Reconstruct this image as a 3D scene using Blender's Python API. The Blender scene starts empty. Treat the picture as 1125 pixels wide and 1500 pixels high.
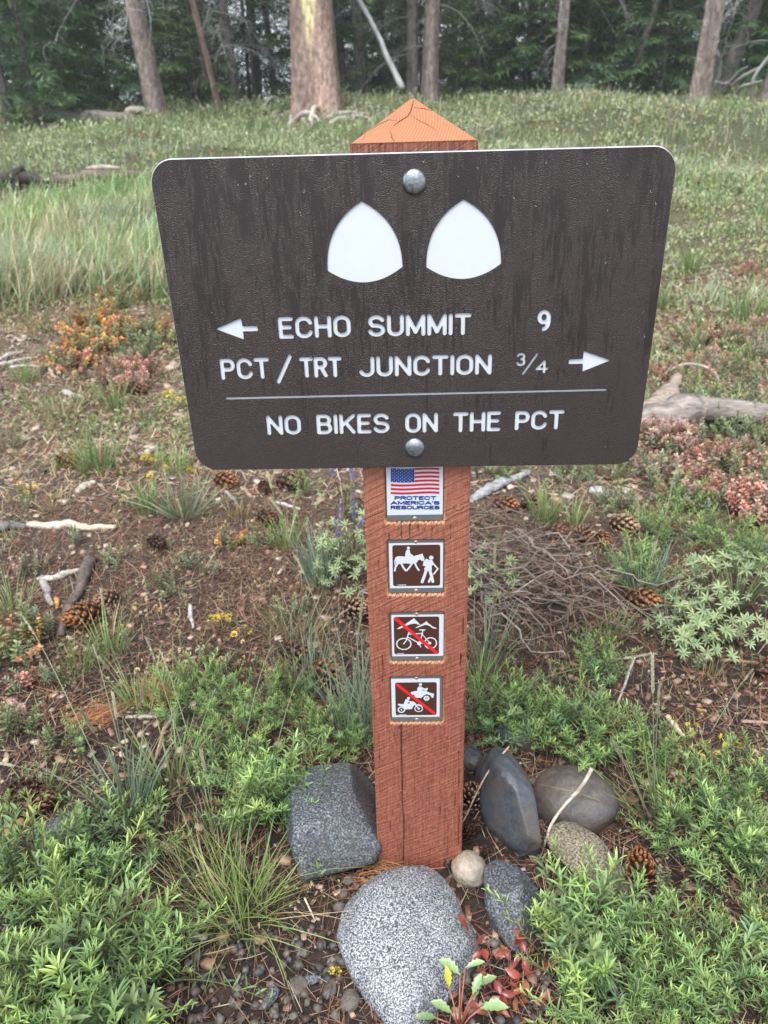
import bpy, bmesh, math, random
import numpy as np
from mathutils import Vector, Matrix, Euler

SC = bpy.context.scene
COL = SC.collection
RND = random.Random(11)

# ------------------------------------------------------------------ camera
FPX, CAMP = 1100.2, np.array([-0.017, -0.912, 1.0636])
_p, _yaw, _r = 0.4193, 0.0294, -0.0274
def _axes():
    cp, sp = math.cos(_p), math.sin(_p)
    f = np.array([0, cp, -sp]); u = np.array([0, sp, cp]); x = np.array([1., 0, 0])
    cy, sy = math.cos(_yaw), math.sin(_yaw)
    Z = np.array([[cy, -sy, 0], [sy, cy, 0], [0, 0, 1]])
    f, u, x = Z @ f, Z @ u, Z @ x
    cr, sr = math.cos(_r), math.sin(_r)
    return x * cr + u * sr, u * cr - x * sr, f
AX, AU, AF = _axes()
cam_d = bpy.data.cameras.new('camera'); cam = bpy.data.objects.new('camera', cam_d); COL.objects.link(cam)
cam.matrix_world = Matrix(((AX[0], AU[0], -AF[0], CAMP[0]), (AX[1], AU[1], -AF[1], CAMP[1]), (AX[2], AU[2], -AF[2], CAMP[2]), (0, 0, 0, 1)))
cam_d.sensor_fit = 'VERTICAL'; cam_d.sensor_height = 32.0
cam_d.lens = FPX / 1500 * 32.0
cam_d.clip_start = 0.02; cam_d.clip_end = 2000
cam_d.dof.use_dof = True; cam_d.dof.focus_distance = 0.98; cam_d.dof.aperture_fstop = 6.6
SC.camera = cam

# ------------------------------------------------------------------ sky, sun, exposure
SC.world = bpy.data.worlds.new('World'); SC.world.use_nodes = True
nt = SC.world.node_tree; nt.nodes.clear()
sky = nt.nodes.new('ShaderNodeTexSky'); sky.sky_type = 'NISHITA'; sky.sun_disc = False
SUN_EL, SUN_ROT = math.radians(62), math.radians(200)
sky.sun_elevation = SUN_EL; sky.sun_rotation = SUN_ROT; sky.air_density = 1.2; sky.dust_density = 3.0; sky.altitude = 2300
hs = nt.nodes.new('ShaderNodeHueSaturation'); hs.inputs['Saturation'].default_value = 0.28
bg = nt.nodes.new('ShaderNodeBackground'); bg.inputs['Strength'].default_value = 0.135
wo = nt.nodes.new('ShaderNodeOutputWorld')
nt.links.new(sky.outputs[0], hs.inputs['Color']); nt.links.new(hs.outputs[0], bg.inputs['Color']); nt.links.new(bg.outputs[0], wo.inputs['Surface'])
sun_d = bpy.data.lights.new('sun', 'SUN'); sun_d.energy = 1.5; sun_d.angle = math.radians(32); sun_d.color = (1, .97, .93)
sun = bpy.data.objects.new('sun', sun_d); COL.objects.link(sun)
sd = Vector((math.sin(SUN_ROT) * math.cos(SUN_EL), math.cos(SUN_ROT) * math.cos(SUN_EL), math.sin(SUN_EL)))
sun.rotation_euler = (-sd).to_track_quat('-Z', 'Y').to_euler(); sun.location = (0, 0, 20)
SC.view_settings.view_transform = 'Standard'; SC.view_settings.look = 'None'
SC.view_settings.exposure = 1.70; SC.view_settings.gamma = 1.0; SC.view_settings.use_curve_mapping = False
SC.cycles.use_denoising = True; SC.cycles.denoising_prefilter = 'NONE'
SC.cycles.max_bounces = 6; SC.cycles.diffuse_bounces = 2; SC.cycles.glossy_bounces = 2; SC.cycles.transmission_bounces = 4; SC.cycles.transparent_max_bounces = 8

# ------------------------------------------------------------------ ground shape and placing
_rg = np.random.default_rng(5)
_BK = [(_rg.uniform(-1, 1, 2) * k, _rg.uniform(0, 6.28), a) for k, a in
       [(1.1, .03), (1.7, .025), (2.6, .016), (5, .009), (7, .007), (11, .005), (16, .004), (24, .0025), (33, .002), (55, .0012), (70, .001)] for _ in (0, 1)]
def gz(x, y):
    x = np.asarray(x, float); y = np.asarray(y, float)
    t = np.minimum(y, 16.2)
    z = 0.075 * (t + np.sqrt(t * t + .25)) - .0375
    z = z + np.clip(y - 16.2, 0, 40) * .062 + np.clip(y - 56, 0, 500) * .02 + .008 * np.clip(x, -12, 12) * np.clip(y / 8, 0, 1)
    amp = np.clip(np.hypot(x, y) / 3., .35, 1.6)
    for (k, ph, a) in _BK:
        z = z + a * np.sin(k[0] * x + k[1] * y + ph) * amp
    return z - _G0 * np.exp(-(x * x + y * y) / .5)
_G0 = 0.0
_G0 = float(gz(0, 0))
def ray(px, py):
    return AF * FPX + AX * (px - 562.5) + AU * (750 - py)
def gp(px, py, dmax=60):
    """the point of the ground that the photograph shows at px, py"""
    d = ray(px, py); d = d / math.hypot(d[0], d[1]); s = .2; st = .02
    while s < dmax:
        P = CAMP + d * s
        if P[2] < gz(P[0], P[1]): break
        s += st; st = max(.01, s * .004)
    lo, hi = s - st, s
    for _ in range(12):
        m = (lo + hi) / 2; P = CAMP + d * m
        if P[2] < gz(P[0], P[1]): hi = m
        else: lo = m
    P = CAMP + d * hi
    return Vector((P[0], P[1], float(gz(P[0], P[1]))))
def at_dist(px, D):
    d = ray(px, 165); d = d / math.hypot(d[0], d[1]); P = CAMP + d * D
    return Vector((P[0], P[1], float(gz(P[0], P[1]))))
def on_y(px, py, y):
    d = ray(px, py); s = (y - CAMP[1]) / d[1]; P = CAMP + d * s
    return P[0], P[2]

# ------------------------------------------------------------------ objects
def tag(o, label=None, cat=None, group=None, kind=None):
    if label: o['label'] = label
    if cat: o['category'] = cat
    if group: o['group'] = group
    if kind: o['kind'] = kind
    return o
def empty(name, loc=(0, 0, 0), rot=(0, 0, 0), sc=1.0):
    o = bpy.data.objects.new(name, None); COL.objects.link(o); o.location = loc; o.rotation_euler = rot; o.scale = (sc,) * 3
    o.empty_display_size = .05
    return o
def inst(name, mesh, parent=None, loc=(0, 0, 0), rot=(0, 0, 0), sc=(1, 1, 1)):
    o = bpy.data.objects.new(name, mesh); COL.objects.link(o)
    if parent is not None: o.parent = parent
    o.location = loc; o.rotation_euler = rot; o.scale = sc if hasattr(sc, '__len__') else (sc,) * 3
    return o
def copy_tree(o, parent=None):
    c = o.copy(); COL.objects.link(c); c.parent = parent
    for ch in list(o.children): copy_tree(ch, c)
    return c

class Acc:
    """collects vertices, quads, triangles and a colour per vertex, then becomes one mesh"""
    def __init__(s): s.V = []; s.Q = []; s.T = []; s.C = []; s.n = 0
    def add(s, V, Q=None, C=None, T=None):
        V = np.asarray(V, float).reshape(-1, 3)
        if Q is not None and len(Q): s.Q.append(np.asarray(Q, int) + s.n)
        if T is not None and len(T): s.T.append(np.asarray(T, int) + s.n)
        if C is None: C = (1, 1, 1)
        C = np.asarray(C, float)
        if C.ndim == 1: C = np.tile(C, (len(V), 1))
        s.V.append(V); s.C.append(C); s.n += len(V)
        return s
    def mesh(s, name, mat, smooth=False):
        V = np.concatenate(s.V); C = np.concatenate(s.C)
        Q = np.concatenate(s.Q) if s.Q else np.zeros((0, 4), int)
        T = np.concatenate(s.T) if s.T else np.zeros((0, 3), int)
        me = bpy.data.meshes.new(name)
        me.vertices.add(len(V)); me.vertices.foreach_set('co', V.astype('f').ravel())
        me.loops.add(Q.size + T.size); me.loops.foreach_set('vertex_index', np.concatenate([Q.ravel(), T.ravel()]).astype('i'))
        me.polygons.add(len(Q) + len(T))
        st = np.concatenate([np.arange(len(Q)) * 4, Q.size + np.arange(len(T)) * 3])
        me.polygons.foreach_set('loop_start', st.astype('i'))
        if smooth: me.polygons.foreach_set('use_smooth', np.ones(len(Q) + len(T), bool))
        me.update(calc_edges=True); me.validate()
        at = me.color_attributes.new('Col', 'FLOAT_COLOR', 'POINT')
        cc = np.ones((len(me.vertices), 4), 'f'); cc[:len(C), :3] = C[:len(me.vertices)]
        at.data.foreach_set('color', cc.ravel())
        me.materials.append(mat)
        return me
    def obj(s, name, mat, parent=None, smooth=False, **k):
        return inst(name, s.mesh(name, mat, smooth), parent, **k)

def norm(a): return a / np.maximum(np.linalg.norm(a, axis=-1, keepdims=True), 1e-9)
PR_LEAF = ((0, .25), (.35, .9), (.7, .85), (1, .04))
PR_GRASS = ((0, .9), (.4, 1), (.75, .7), (1, .05))
PR_OVAL = ((0, .15), (.3, .9), (.6, 1), (.85, .6), (1, .08))
def blades(P, D, B, L, W, C0, C1=None, prof=PR_LEAF, bend=0., fold=0.):
    """n blades: base P, direction D, upper-side normal B, length L, width W; colours at base and tip"""
    P = np.asarray(P, float).reshape(-1, 3); n = len(P)
    D = norm(np.broadcast_to(np.asarray(D, float), (n, 3))); B = np.broadcast_to(np.asarray(B, float), (n, 3))
    S = norm(np.cross(D, B)); B = norm(np.cross(S, D))
    L = np.broadcast_to(np.asarray(L, float), (n,))[:, None]; W = np.broadcast_to(np.asarray(W, float), (n,))[:, None]
    bend = np.broadcast_to(np.asarray(bend, float), (n,))[:, None]
    C0 = np.broadcast_to(np.asarray(C0, float), (n, 3)); C1 = C0 if C1 is None else np.broadcast_to(np.asarray(C1, float), (n, 3))
    k = 3 if fold else 2; m = len(prof)
    V = np.zeros((n, m, k, 3)); C = np.zeros((n, m, k, 3))
    for j, (t, w) in enumerate(prof):
        c = P + D * L * t + B * L * bend * t * t
        if k == 2: V[:, j, 0] = c - S * W * w / 2; V[:, j, 1] = c + S * W * w / 2
        else:
            V[:, j, 0] = c - S * W * w / 2 + B * W * w * fold; V[:, j, 1] = c; V[:, j, 2] = c + S * W * w / 2 + B * W * w * fold
        C[:, j] = (C0 * (1 - t) + C1 * t)[:, None]
    q = []
    for j in range(m - 1):
        for i in range(k - 1):
            a = j * k + i; q.append((a, a + 1, a + k + 1, a + k))
    Q = (np.array(q)[None] + (np.arange(n) * m * k)[:, None, None]).reshape(-1, 4)
    return V.reshape(-1, 3), Q, C.reshape(-1, 3)
def tube(pts, rad, n=7, seed=0, rough=0., flat=1.0):
    pts = np.asarray(pts, float); m = len(pts); rad = np.broadcast_to(np.asarray(rad, float), (m,))
    T = norm(np.gradient(pts, axis=0)); rg = np.random.default_rng(seed)
    ref = np.array([0, 0, 1.]) if abs(T[0][2]) < .9 else np.array([1., 0, 0])
    V = []; u = norm(np.cross(T[0], ref))
    lump = 1 + rough * rg.normal(size=(n,)) * .6
    for j in range(m):
        u = norm(u - T[j] * (u @ T[j])); v = np.cross(T[j], u)
        a = np.arange(n) / n * 2 * math.pi
        r = rad[j] * (lump + rough * .45 * rg.normal(size=n))
        V.append(pts[j] + (np.cos(a) * r)[:, None] * u + (np.sin(a) * r * flat)[:, None] * v)
    V = np.concatenate(V)
    Q = [(j * n + i, j * n + (i + 1) % n, (j + 1) * n + (i + 1) % n, (j + 1) * n + i) for j in range(m - 1) for i in range(n)]
    V = np.vstack([V, pts[0], pts[-1]]); a, b = m * n, m * n + 1
    T_ = [(a, (i + 1) % n, i) for i in range(n)] + [(b, (m - 1) * n + i, (m - 1) * n + (i + 1) % n) for i in range(n)]
    return V, Q, T_
def wander(p0, p1, n, amp, rg):
    p0 = np.asarray(p0, float); p1 = np.asarray(p1, float); t = np.linspace(0, 1, n)[:, None]
    P = p0 + (p1 - p0) * t; L = np.linalg.norm(p1 - p0)
    o = np.cumsum(rg.normal(size=(n, 3)), axis=0) * amp * L / n ** .5
    o -= o[0] + (o[-1] - o[0]) * t
    return P + o

# ------------------------------------------------------------------ material helpers
class M:
    def __init__(s, name):
        s.m = bpy.data.materials.new(name); s.m.use_nodes = True; s.t = s.m.node_tree; s.t.nodes.clear()
        s.out = s.n('ShaderNodeOutputMaterial')
    def n(s, typ, **k):
        o = s.t.nodes.new(typ)
        for a, b in k.items():
            if a.startswith('_'): o.inputs[a[1:].replace('_', ' ')].default_value = b
            else: setattr(o, a, b)
        return o
    def l(s, a, b): s.t.links.new(a, b)
    def coord(s, kind='Object', scale=(1, 1, 1), rot=(0, 0, 0)):
        c = s.n('ShaderNodeTexCoord'); mp = s.n('ShaderNodeMapping'); mp.inputs['Scale'].default_value = scale; mp.inputs['Rotation'].default_value = rot
        s.l(c.outputs[kind], mp.inputs['Vector']); return mp.outputs[0]
    def noise(s, vec, scale, detail=4, rough=.6, dist=0.):
        o = s.n('ShaderNodeTexNoise'); o.inputs['Scale'].default_value = scale; o.inputs['Detail'].default_value = detail
        o.inputs['Roughness'].default_value = rough; o.inputs['Distortion'].default_value = dist
        s.l(vec, o.inputs['Vector']); return o.outputs['Fac']
    def ramp(s, fac, stops):
        o = s.n('ShaderNodeValToRGB'); e = o.color_ramp.elements
        while len(e) < len(stops): e.new(.5)
        for i, (p, c) in enumerate(stops):
            e[i].position = p; e[i].color = (*c, 1) if hasattr(c, '__len__') else (c, c, c, 1)
        s.l(fac, o.inputs[0]); return o.outputs[0]
    def mix(s, fac, a, b, mode='MIX'):
        o = s.n('ShaderNodeMix', data_type='RGBA', blend_type=mode)
        for v, i in ((fac, 0), (a, 6), (b, 7)):
            if hasattr(v, 'is_output'): s.l(v, o.inputs[i])
            elif i == 0: o.inputs[0].default_value = v
            else: o.inputs[i].default_value = (*v, 1) if hasattr(v, '__len__') else (v, v, v, 1)
        return o.outputs[2]
    def math(s, op, a, b=0., c=None):
        o = s.n('ShaderNodeMath', operation=op)
        for v, i in ((a, 0), (b, 1), (c, 2)):
            if v is None: continue
            if hasattr(v, 'is_output'): s.l(v, o.inputs[i])
            else: o.inputs[i].default_value = v
        return o.outputs[0]
    def attr(s, name='Col'):
        o = s.n('ShaderNodeAttribute', attribute_name=name); return o.outputs['Color']
    def bump(s, h, strength=.5, dist=.01, prev=None):
        o = s.n('ShaderNodeBump'); o.inputs['Strength'].default_value = strength; o.inputs['Distance'].default_value = dist
        s.l(h, o.inputs['Height'])
        if prev is not None: s.l(prev, o.inputs['Normal'])
        return o.outputs[0]
    def done(s, base, rough=.6, normal=None, metal=0., spec=.5, trans=0.):
        b = s.n('ShaderNodeBsdfPrincipled')
        for v, k in ((base, 'Base Color'), (rough, 'Roughness'), (metal, 'Metallic')):
            if hasattr(v, 'is_output'): s.l(v, b.inputs[k])
            elif k == 'Base Color': b.inputs[k].default_value = (*v, 1)
            else: b.inputs[k].default_value = v
        b.inputs['Specular IOR Level'].default_value = spec
        if normal is not None: s.l(normal, b.inputs['Normal'])
        if trans:
            t = s.n('ShaderNodeBsdfTranslucent'); mx = s.n('ShaderNodeMixShader'); mx.inputs[0].default_value = trans
            if hasattr(base, 'is_output'): s.l(base, t.inputs[0])
            else: t.inputs[0].default_value = (*base, 1)
            s.l(b.outputs[0], mx.inputs[1]); s.l(t.outputs[0], mx.inputs[2]); s.l(mx.outputs[0], s.out.inputs[0])
        else: s.l(b.outputs[0], s.out.inputs[0])
        return s.m
def simple(name, col, rough=.5, metal=0., var=.12, scale=80):
    m = M(name); v = m.coord(); f = m.noise(v, scale)
    c = m.mix(f, tuple(x * (1 - var * 2) for x in col), tuple(min(1, x * (1 + var * 2)) for x in col))
    return m.done(c, rough, m.bump(f, .15, .001), metal)
def attr_mat(name, rough=.5, trans=0., scale=60, var=.25, bump=.3, bd=.002, spec=.5, stretch=(1, 1, 1)):
    """colour from the mesh's own colour attribute, broken up with fine noise"""
    m = M(name); v = m.coord('Object', stretch); f = m.noise(v, scale, 3)
    k = m.ramp(f, [(.25, 1 - var), (.75, 1 + var)])
    oi = m.n('ShaderNodeObjectInfo'); r = m.math('MULTIPLY_ADD', oi.outputs['Random'], .45, .75)
    c = m.mix(1.0, m.attr(), k, 'MULTIPLY')
    if name == 'leaf':
        w = m.n('ShaderNodeTexWhiteNoise', noise_dimensions='1D'); m.l(oi.outputs['Random'], w.inputs['W']); c = m.mix(m.math('MULTIPLY', w.outputs['Value'], .4), c, m.mix(1.0, c, (1.45, 1.0, .75), 'MULTIPLY'))
    cc = m.n('ShaderNodeVectorMath', operation='SCALE'); m.l(c, cc.inputs[0]); m.l(r, cc.inputs['Scale'])
    return m.done(cc.outputs[0], rough, m.bump(f, bump, bd) if bump else None, 0, spec, trans)
MAT = {}
MAT['leaf'] = attr_mat('leaf', .55, .3, 300, .12, 0)
MAT['grass'] = attr_mat('grass_blade', .5, .25, 90, .15, 0)
MAT['needles'] = attr_mat('fir_needles', .55, .3, 3, .35, 0)
MAT['bark'] = attr_mat('bark', .85, 0, 7, .6, 1.0, .05, .3, (2.4, 2.4, 1.1))
MAT['wood'] = attr_mat('weathered_wood', .8, 0, 60, .45, .9, .006, .3, (.35, 1.6, 1.6))
MAT['litter'] = attr_mat('litter', .6, 0, 120, .3, .3, .001)
MAT['cone'] = attr_mat('pine_cone', .5, 0, 200, .3, .3, .001)
# ------------------------------------------------------------------ ground
def axis(parts):
    out = []
    for a, b, s in parts: out += list(np.arange(a, b, s))
    return np.array(out + [parts[-1][1]])
gx = axis([(-400, -40, 30), (-40, -12, 2), (-12, -3, .25), (-3, -1.2, .08), (-1.2, 1.2, .03), (1.2, 3, .08), (3, 12, .25), (12, 40, 2), (40, 400, 30)])
gy = axis([(-400, -10, 30), (-10, -1.5, .5), (-1.5, 2.5, .03), (2.5, 6, .08), (6, 20, .2), (20, 60, 2), (60, 800, 40)])
GX, GY = np.meshgrid(gx, gy)
a = Acc()
ny, nx = GX.shape
idx = np.arange(ny * nx).reshape(ny, nx)
a.add(np.stack([GX, GY, gz(GX, GY)], -1), np.stack([idx[:-1, :-1], idx[:-1, 1:], idx[1:, 1:], idx[1:, :-1]], -1).reshape(-1, 4))
m = M('forest_soil'); v = m.coord()
n1 = m.noise(v, 2.2, 5, .6); n2 = m.noise(v, 45, 6, .75, .6); n3 = m.noise(v, 260, 4, .8)
soil = m.ramp(n2, [(.3, (.008, .006, .006)), (.5, (.026, .018, .015)), (.62, (.065, .038, .028)), (.78, (.15, .1, .07))])
green = m.ramp(n2, [(.3, (.03, .03, .015)), (.5, (.07, .075, .035)), (.7, (.13, .14, .07))])
sx = m.n('ShaderNodeSeparateXYZ'); m.l(v, sx.inputs[0])
dry = m.n('ShaderNodeClamp'); m.l(m.math('MULTIPLY_ADD', sx.outputs[1], .8, -.35), dry.inputs[0])
soil = m.mix(m.math('MULTIPLY', dry.outputs[0], .8), soil, m.ramp(n2, [(.3, (.06, .042, .034)), (.5, (.15, .105, .08)), (.7, (.3, .23, .18))]))
far = m.math('MULTIPLY_ADD', sx.outputs[1], .16, -.25); far = m.math('ADD', far, m.math('MULTIPLY_ADD', n1, 1.4, -.75))
cl = m.n('ShaderNodeClamp'); m.l(far, cl.inputs[0])
c = m.mix(cl.outputs[0], soil, green)
ns = m.bump(n3, .7, .003, m.bump(n2, .9, .012))
g = a.obj('ground', m.done(c, .72, ns, 0, .35), smooth=True); tag(g, kind='structure')

def scatter(rg, n, xr, yr, dens=None):
    X = rg.uniform(*xr, n); Y = rg.uniform(*yr, n)
    if dens is not None:
        k = rg.uniform(size=n) < dens(X, Y); X, Y = X[k], Y[k]
    return X, Y
def pnoise(X, Y, s, seed):
    r = np.random.default_rng(seed); o = 0
    for i in range(6):
        k = r.normal(size=2) * s; o = o + np.sin(k[0] * X + k[1] * Y + r.uniform(0, 6.28))
    return o / 6 * 1.6        # about -1..1
def notpost(X, Y): return ~((np.abs(X) < .078) & (Y > -.01) & (Y < .15))
def vfov(X, Y, pad=.35):
    """a generous wedge round what the photograph sees"""
    d = Y - CAMP[1]; return (np.abs(X - CAMP[0] + .03 * d) < .56 * np.maximum(d, .3) * 1.4 + pad + .3)

# needle litter, bark flakes, gravel: beyond counting
rg = np.random.default_rng(21)
NEED = np.array([[.30, .14, .075], [.20, .09, .055], [.36, .24, .15], [.12, .065, .045], [.46, .36, .24], [.06, .04, .032]])
def needles(n, xr, yr, lw, dens, name):
    X, Y = scatter(rg, n, xr, yr, dens); k = notpost(X, Y) & vfov(X, Y); X, Y = X[k], Y[k]; n = len(X)
    th = rg.uniform(0, 2 * math.pi, n); L = rg.uniform(.025, .06, n) * lw[0]; W = rg.uniform(.0009, .0016, n) * lw[1]
    tilt = rg.normal(0, .12, n); D = np.stack([np.cos(th), np.sin(th), tilt], 1)
    sl = (gz(X + np.cos(th) * .03, Y + np.sin(th) * .03) - gz(X, Y)) / .03; D[:, 2] += sl
    Z = gz(X, Y) + rg.uniform(.001, .007, n)
    C = NEED[rg.choice(6, n, p=[.25, .2, .15, .2, .1, .1] if yr[0] < 1 else [.2, .12, .3, .08, .26, .04])] * rg.uniform(.7, 1.2, (n, 1))
    B = np.stack([rg.normal(0, .3, n), rg.normal(0, .3, n), np.ones(n)], 1)
    a = Acc(); a.add(*blades(np.stack([X, Y, Z], 1), D, B, L, W, C, C, ((0, .8), (.5, 1), (1, .6)), rg.normal(0, .25, n)))
    o = a.obj(name, MAT['litter']); tag(o, 'fallen rust brown pine needles strewn over the dark soil' if 'needle' in name else None, 'litter', kind='stuff')
needles(90000, (-1.3, 1.3), (-.75, 1.2), (1, 1), lambda X, Y: .55 + .4 * pnoise(X, Y, 6, 3), 'needle_litter')
o = bpy.data.objects['needle_litter']
needles(60000, (-2.6, 2.6), (1.2, 3.6), (1.1, 1.9), lambda X, Y: .6 + .4 * pnoise(X, Y, 4, 4), 'far_needle_litter')
bpy.data.objects['far_needle_litter']['label'] = 'duller pine needle litter farther back behind the signpost'
def flakes(n, xr, yr, s, cols, name, label, cat, thick, dens=None, round_=False):
    X, Y = scatter(rg, n, xr, yr, dens); k = notpost(X, Y) & vfov(X, Y); X, Y = X[k], Y[k]; n = len(X)
    Z = gz(X, Y); base = np.array([[-1, -1], [1, -1], [1, 1], [-1, 1]]) * .5
    S = np.exp(np.clip(rg.normal(0, .45, n), -1, .75)) * s; A = rg.uniform(.35, .9, n) if not round_ else rg.uniform(.7, 1, n)
    th = rg.uniform(0, 6.28, n); ct, st = np.cos(th), np.sin(th)
    a = Acc(); cols = np.array(cols)
    # eight-cornered lumps: bottom quad, middle ring widened, top quad smaller
    R = [(.75, -.2), (1.0, .25), (.6, 1.0)] if round_ else [(.95, -.2), (1.0, .5), (.85, 1.0)]
    V = np.zeros((n, 3, 4, 3)); tx = rg.normal(0, .18, n); ty = rg.normal(0, .18, n)
    for j, (w, h) in enumerate(R):
        jit = rg.uniform(.75, 1.25, (n, 4, 2)); q = base[None] * w * jit
        lx = q[..., 0] * S[:, None]; ly = q[..., 1] * (S * A)[:, None]
        hz = h * (S * thick)[:, None] + lx * tx[:, None] + ly * ty[:, None]
        V[:, j, :, 0] = X[:, None] + lx * ct[:, None] - ly * st[:, None]
        V[:, j, :, 1] = Y[:, None] + lx * st[:, None] + ly * ct[:, None]
        V[:, j, :, 2] = Z[:, None] + hz + .001
    q = [(8, 9, 10, 11)] + [(r * 4 + i, r * 4 + (i + 1) % 4, r * 4 + 4 + (i + 1) % 4, r * 4 + 4 + i) for r in (0, 1) for i in range(4)]
    Q = (np.array(q)[None] + (np.arange(n) * 12)[:, None, None]).reshape(-1, 4)
    C = np.repeat(cols[rg.integers(0, len(cols), n)] * rg.uniform(.7, 1.25, (n, 1)), 12, axis=0)
    a.add(V, Q, C); o = a.obj(name, MAT['litter'], smooth=round_); tag(o, label, cat, kind='stuff')
BARKC = [(.14, .07, .045), (.08, .045, .035), (.22, .13, .09), (.3, .2, .14), (.05, .035, .03), (.38, .3, .23)]
flakes(9000, (-1.3, 1.3), (-.75, 1.2), .009, BARKC, 'bark_flakes', 'small brown bark flakes and crumbs over the soil near the post', 'litter', .25)
flakes(13000, (-2.6, 2.6), (1.2, 3.8), .016, BARKC + [(.42, .36, .3), (.33, .24, .18)], 'wood_chips', 'pale and brown wood chips scattered behind the signpost', 'litter', .2)
flakes(1300, (-.5, .2), (-.5, -.1), .0075, [(.075, .07, .068), (.045, .045, .05), (.11, .085, .07), (.15, .135, .12), (.06, .04, .035)], 'gravel', 'dark grey and brown gravel in the bare soil left of the round granite rock', 'gravel', .6, None, True)
# ------------------------------------------------------------------ outlines from strokes (signed distance traced to contours)
def arc(cx, cy, rx, ry, a0, a1, n=14):
    return [(cx + rx * math.cos(math.radians(a0 + (a1 - a0) * i / n)), cy + ry * math.sin(math.radians(a0 + (a1 - a0) * i / n))) for i in range(n + 1)]
GL = {   # strokes in a unit box, relative width
 'A': ([[(0, 0), (.5, 1), (1, 0)], [(.2, .33), (.8, .33)]], 1.1),
 'E': ([[(1, 1), (0, 1), (0, 0), (1, 0)], [(0, .53), (.85, .53)]], .78),
 'C': ([arc(.5, .7, .5, .3, 12, 180) + arc(.5, .3, .5, .3, 180, 348)], .95),
 'H': ([[(0, 0), (0, 1)], [(1, 0), (1, 1)], [(0, .52), (1, .52)]], .92),
 'O': ([arc(.5, .7, .5, .3, 0, 180) + arc(.5, .3, .5, .3, 180, 360) + [(1, .7)]], .95),
 'S': ([arc(.5, .755, .47, .245, 18, 200) + arc(.5, .53, .3, .02, 200, 200, 1) + [(.5, .52)] + arc(.5, .26, .5, .26, 55, -165)], .95),
 'U': ([[(0, 1), (0, .3)] + arc(.5, .3, .5, .3, 180, 360) + [(1, 1)]], .92),
 'M': ([[(0, 0), (0, 1), (.5, .12), (1, 1), (1, 0)]], 1.1),
 'I': ([[(.5, 0), (.5, 1)]], 0.0),
 'T': ([[(0, 1), (1, 1)], [(.5, 1), (.5, 0)]], .9),
 'P': ([[(0, 0), (0, 1), (.62, 1)] + arc(.62, .735, .38, .265, 90, -90) + [(0, .47)]], .85),
 'R': ([[(0, 0), (0, 1), (.6, 1)] + arc(.6, .75, .4, .25, 90, -90) + [(0, .5)], [(.55, .5), (1, 0)]], .88),
 'J': ([[(1, 1), (1, .28)] + arc(.5, .28, .5, .28, 0, -165)], .85),
 'N': ([[(0, 0), (0, 1), (1, 0), (1, 1)]], .92),
 'B': ([[(0, 0), (0, 1), (.58, 1)] + arc(.58, .765, .36, .235, 90, -90) + [(0, .53)], [(.6, .53)] + arc(.6, .265, .4, .265, 90, -90) + [(0, 0)]], .88),
 'K': ([[(0, 0), (0, 1)], [(1, 1), (0, .38)], [(.36, .6), (1, 0)]], .92),
 '/': ([[(0, -.12), (1, 1.12)]], .85),
 "'": ([[(.5, 1), (.5, .8)]], 0.0),
 '9': ([arc(.5, .7, .46, .3, 0, 360), [(.96, .7), (.96, .5)] + arc(.4, .42, .56, .42, 10, -75)], .85),
 '3': ([arc(.5, .76, .46, .24, 160, -80) + arc(.5, .27, .5, .27, 80, -160)], .85),
 '4': ([[(.72, 0), (.72, 1), (0, .3), (1, .3)]], .95),
}
def seg_d(X, Y, a, b):
    dx, dy = b[0] - a[0], b[1] - a[1]; L = dx * dx + dy * dy + 1e-18
    t = np.clip(((X - a[0]) * dx + (Y - a[1]) * dy) / L, 0, 1)
    return np.hypot(X - a[0] - t * dx, Y - a[1] - t * dy)
def sdf(X, Y, shapes):
    F = np.full(X.shape, 1e3)
    for s in shapes:
        if s[0] == 'line':
            for a, b in zip(s[1][:-1], s[1][1:]): F = np.minimum(F, seg_d(X, Y, a, b) - s[2])
        elif s[0] == 'ring':
            cx, cy, rx, ry, w = s[1:]; k = np.hypot((X - cx) / rx, (Y - cy) / ry); F = np.minimum(F, np.abs(k - 1) * min(rx, ry) - w)
        elif s[0] == 'disc':
            cx, cy, rx, ry = s[1:]; F = np.minimum(F, (np.hypot((X - cx) / rx, (Y - cy) / ry) - 1) * min(rx, ry))
        elif s[0] in ('poly', 'cut'):
            P = s[1]; d = np.full(X.shape, 1e3); ins = np.zeros(X.shape, bool)
            for a, b in zip(P, P[1:] + P[:1]):
                d = np.minimum(d, seg_d(X, Y, a, b))
                c = ((a[1] > Y) != (b[1] > Y)) & (X < (b[0] - a[0]) * (Y - a[1]) / ((b[1] - a[1]) or 1e-12) + a[0]); ins ^= c
            d = np.where(ins, -d, d) - (s[2] if len(s) > 2 else 0)
            F = np.minimum(F, d) if s[0] == 'poly' else np.maximum(F, -d)
    return F
def bounds(shapes):
    xs, ys = [], []
    for s in shapes:
        if s[0] in ('line', 'poly'):
            r = s[2] if len(s) > 2 else 0
            for p in s[1]: xs += [p[0] - r, p[0] + r]; ys += [p[1] - r, p[1] + r]
        elif s[0] in ('ring', 'disc'):
            w = s[5] if s[0] == 'ring' else 0
            xs += [s[1] - s[3] - w, s[1] + s[3] + w]; ys += [s[2] - s[4] - w, s[2] + s[4] + w]
    return min(xs), max(xs), min(ys), max(ys)
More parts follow.
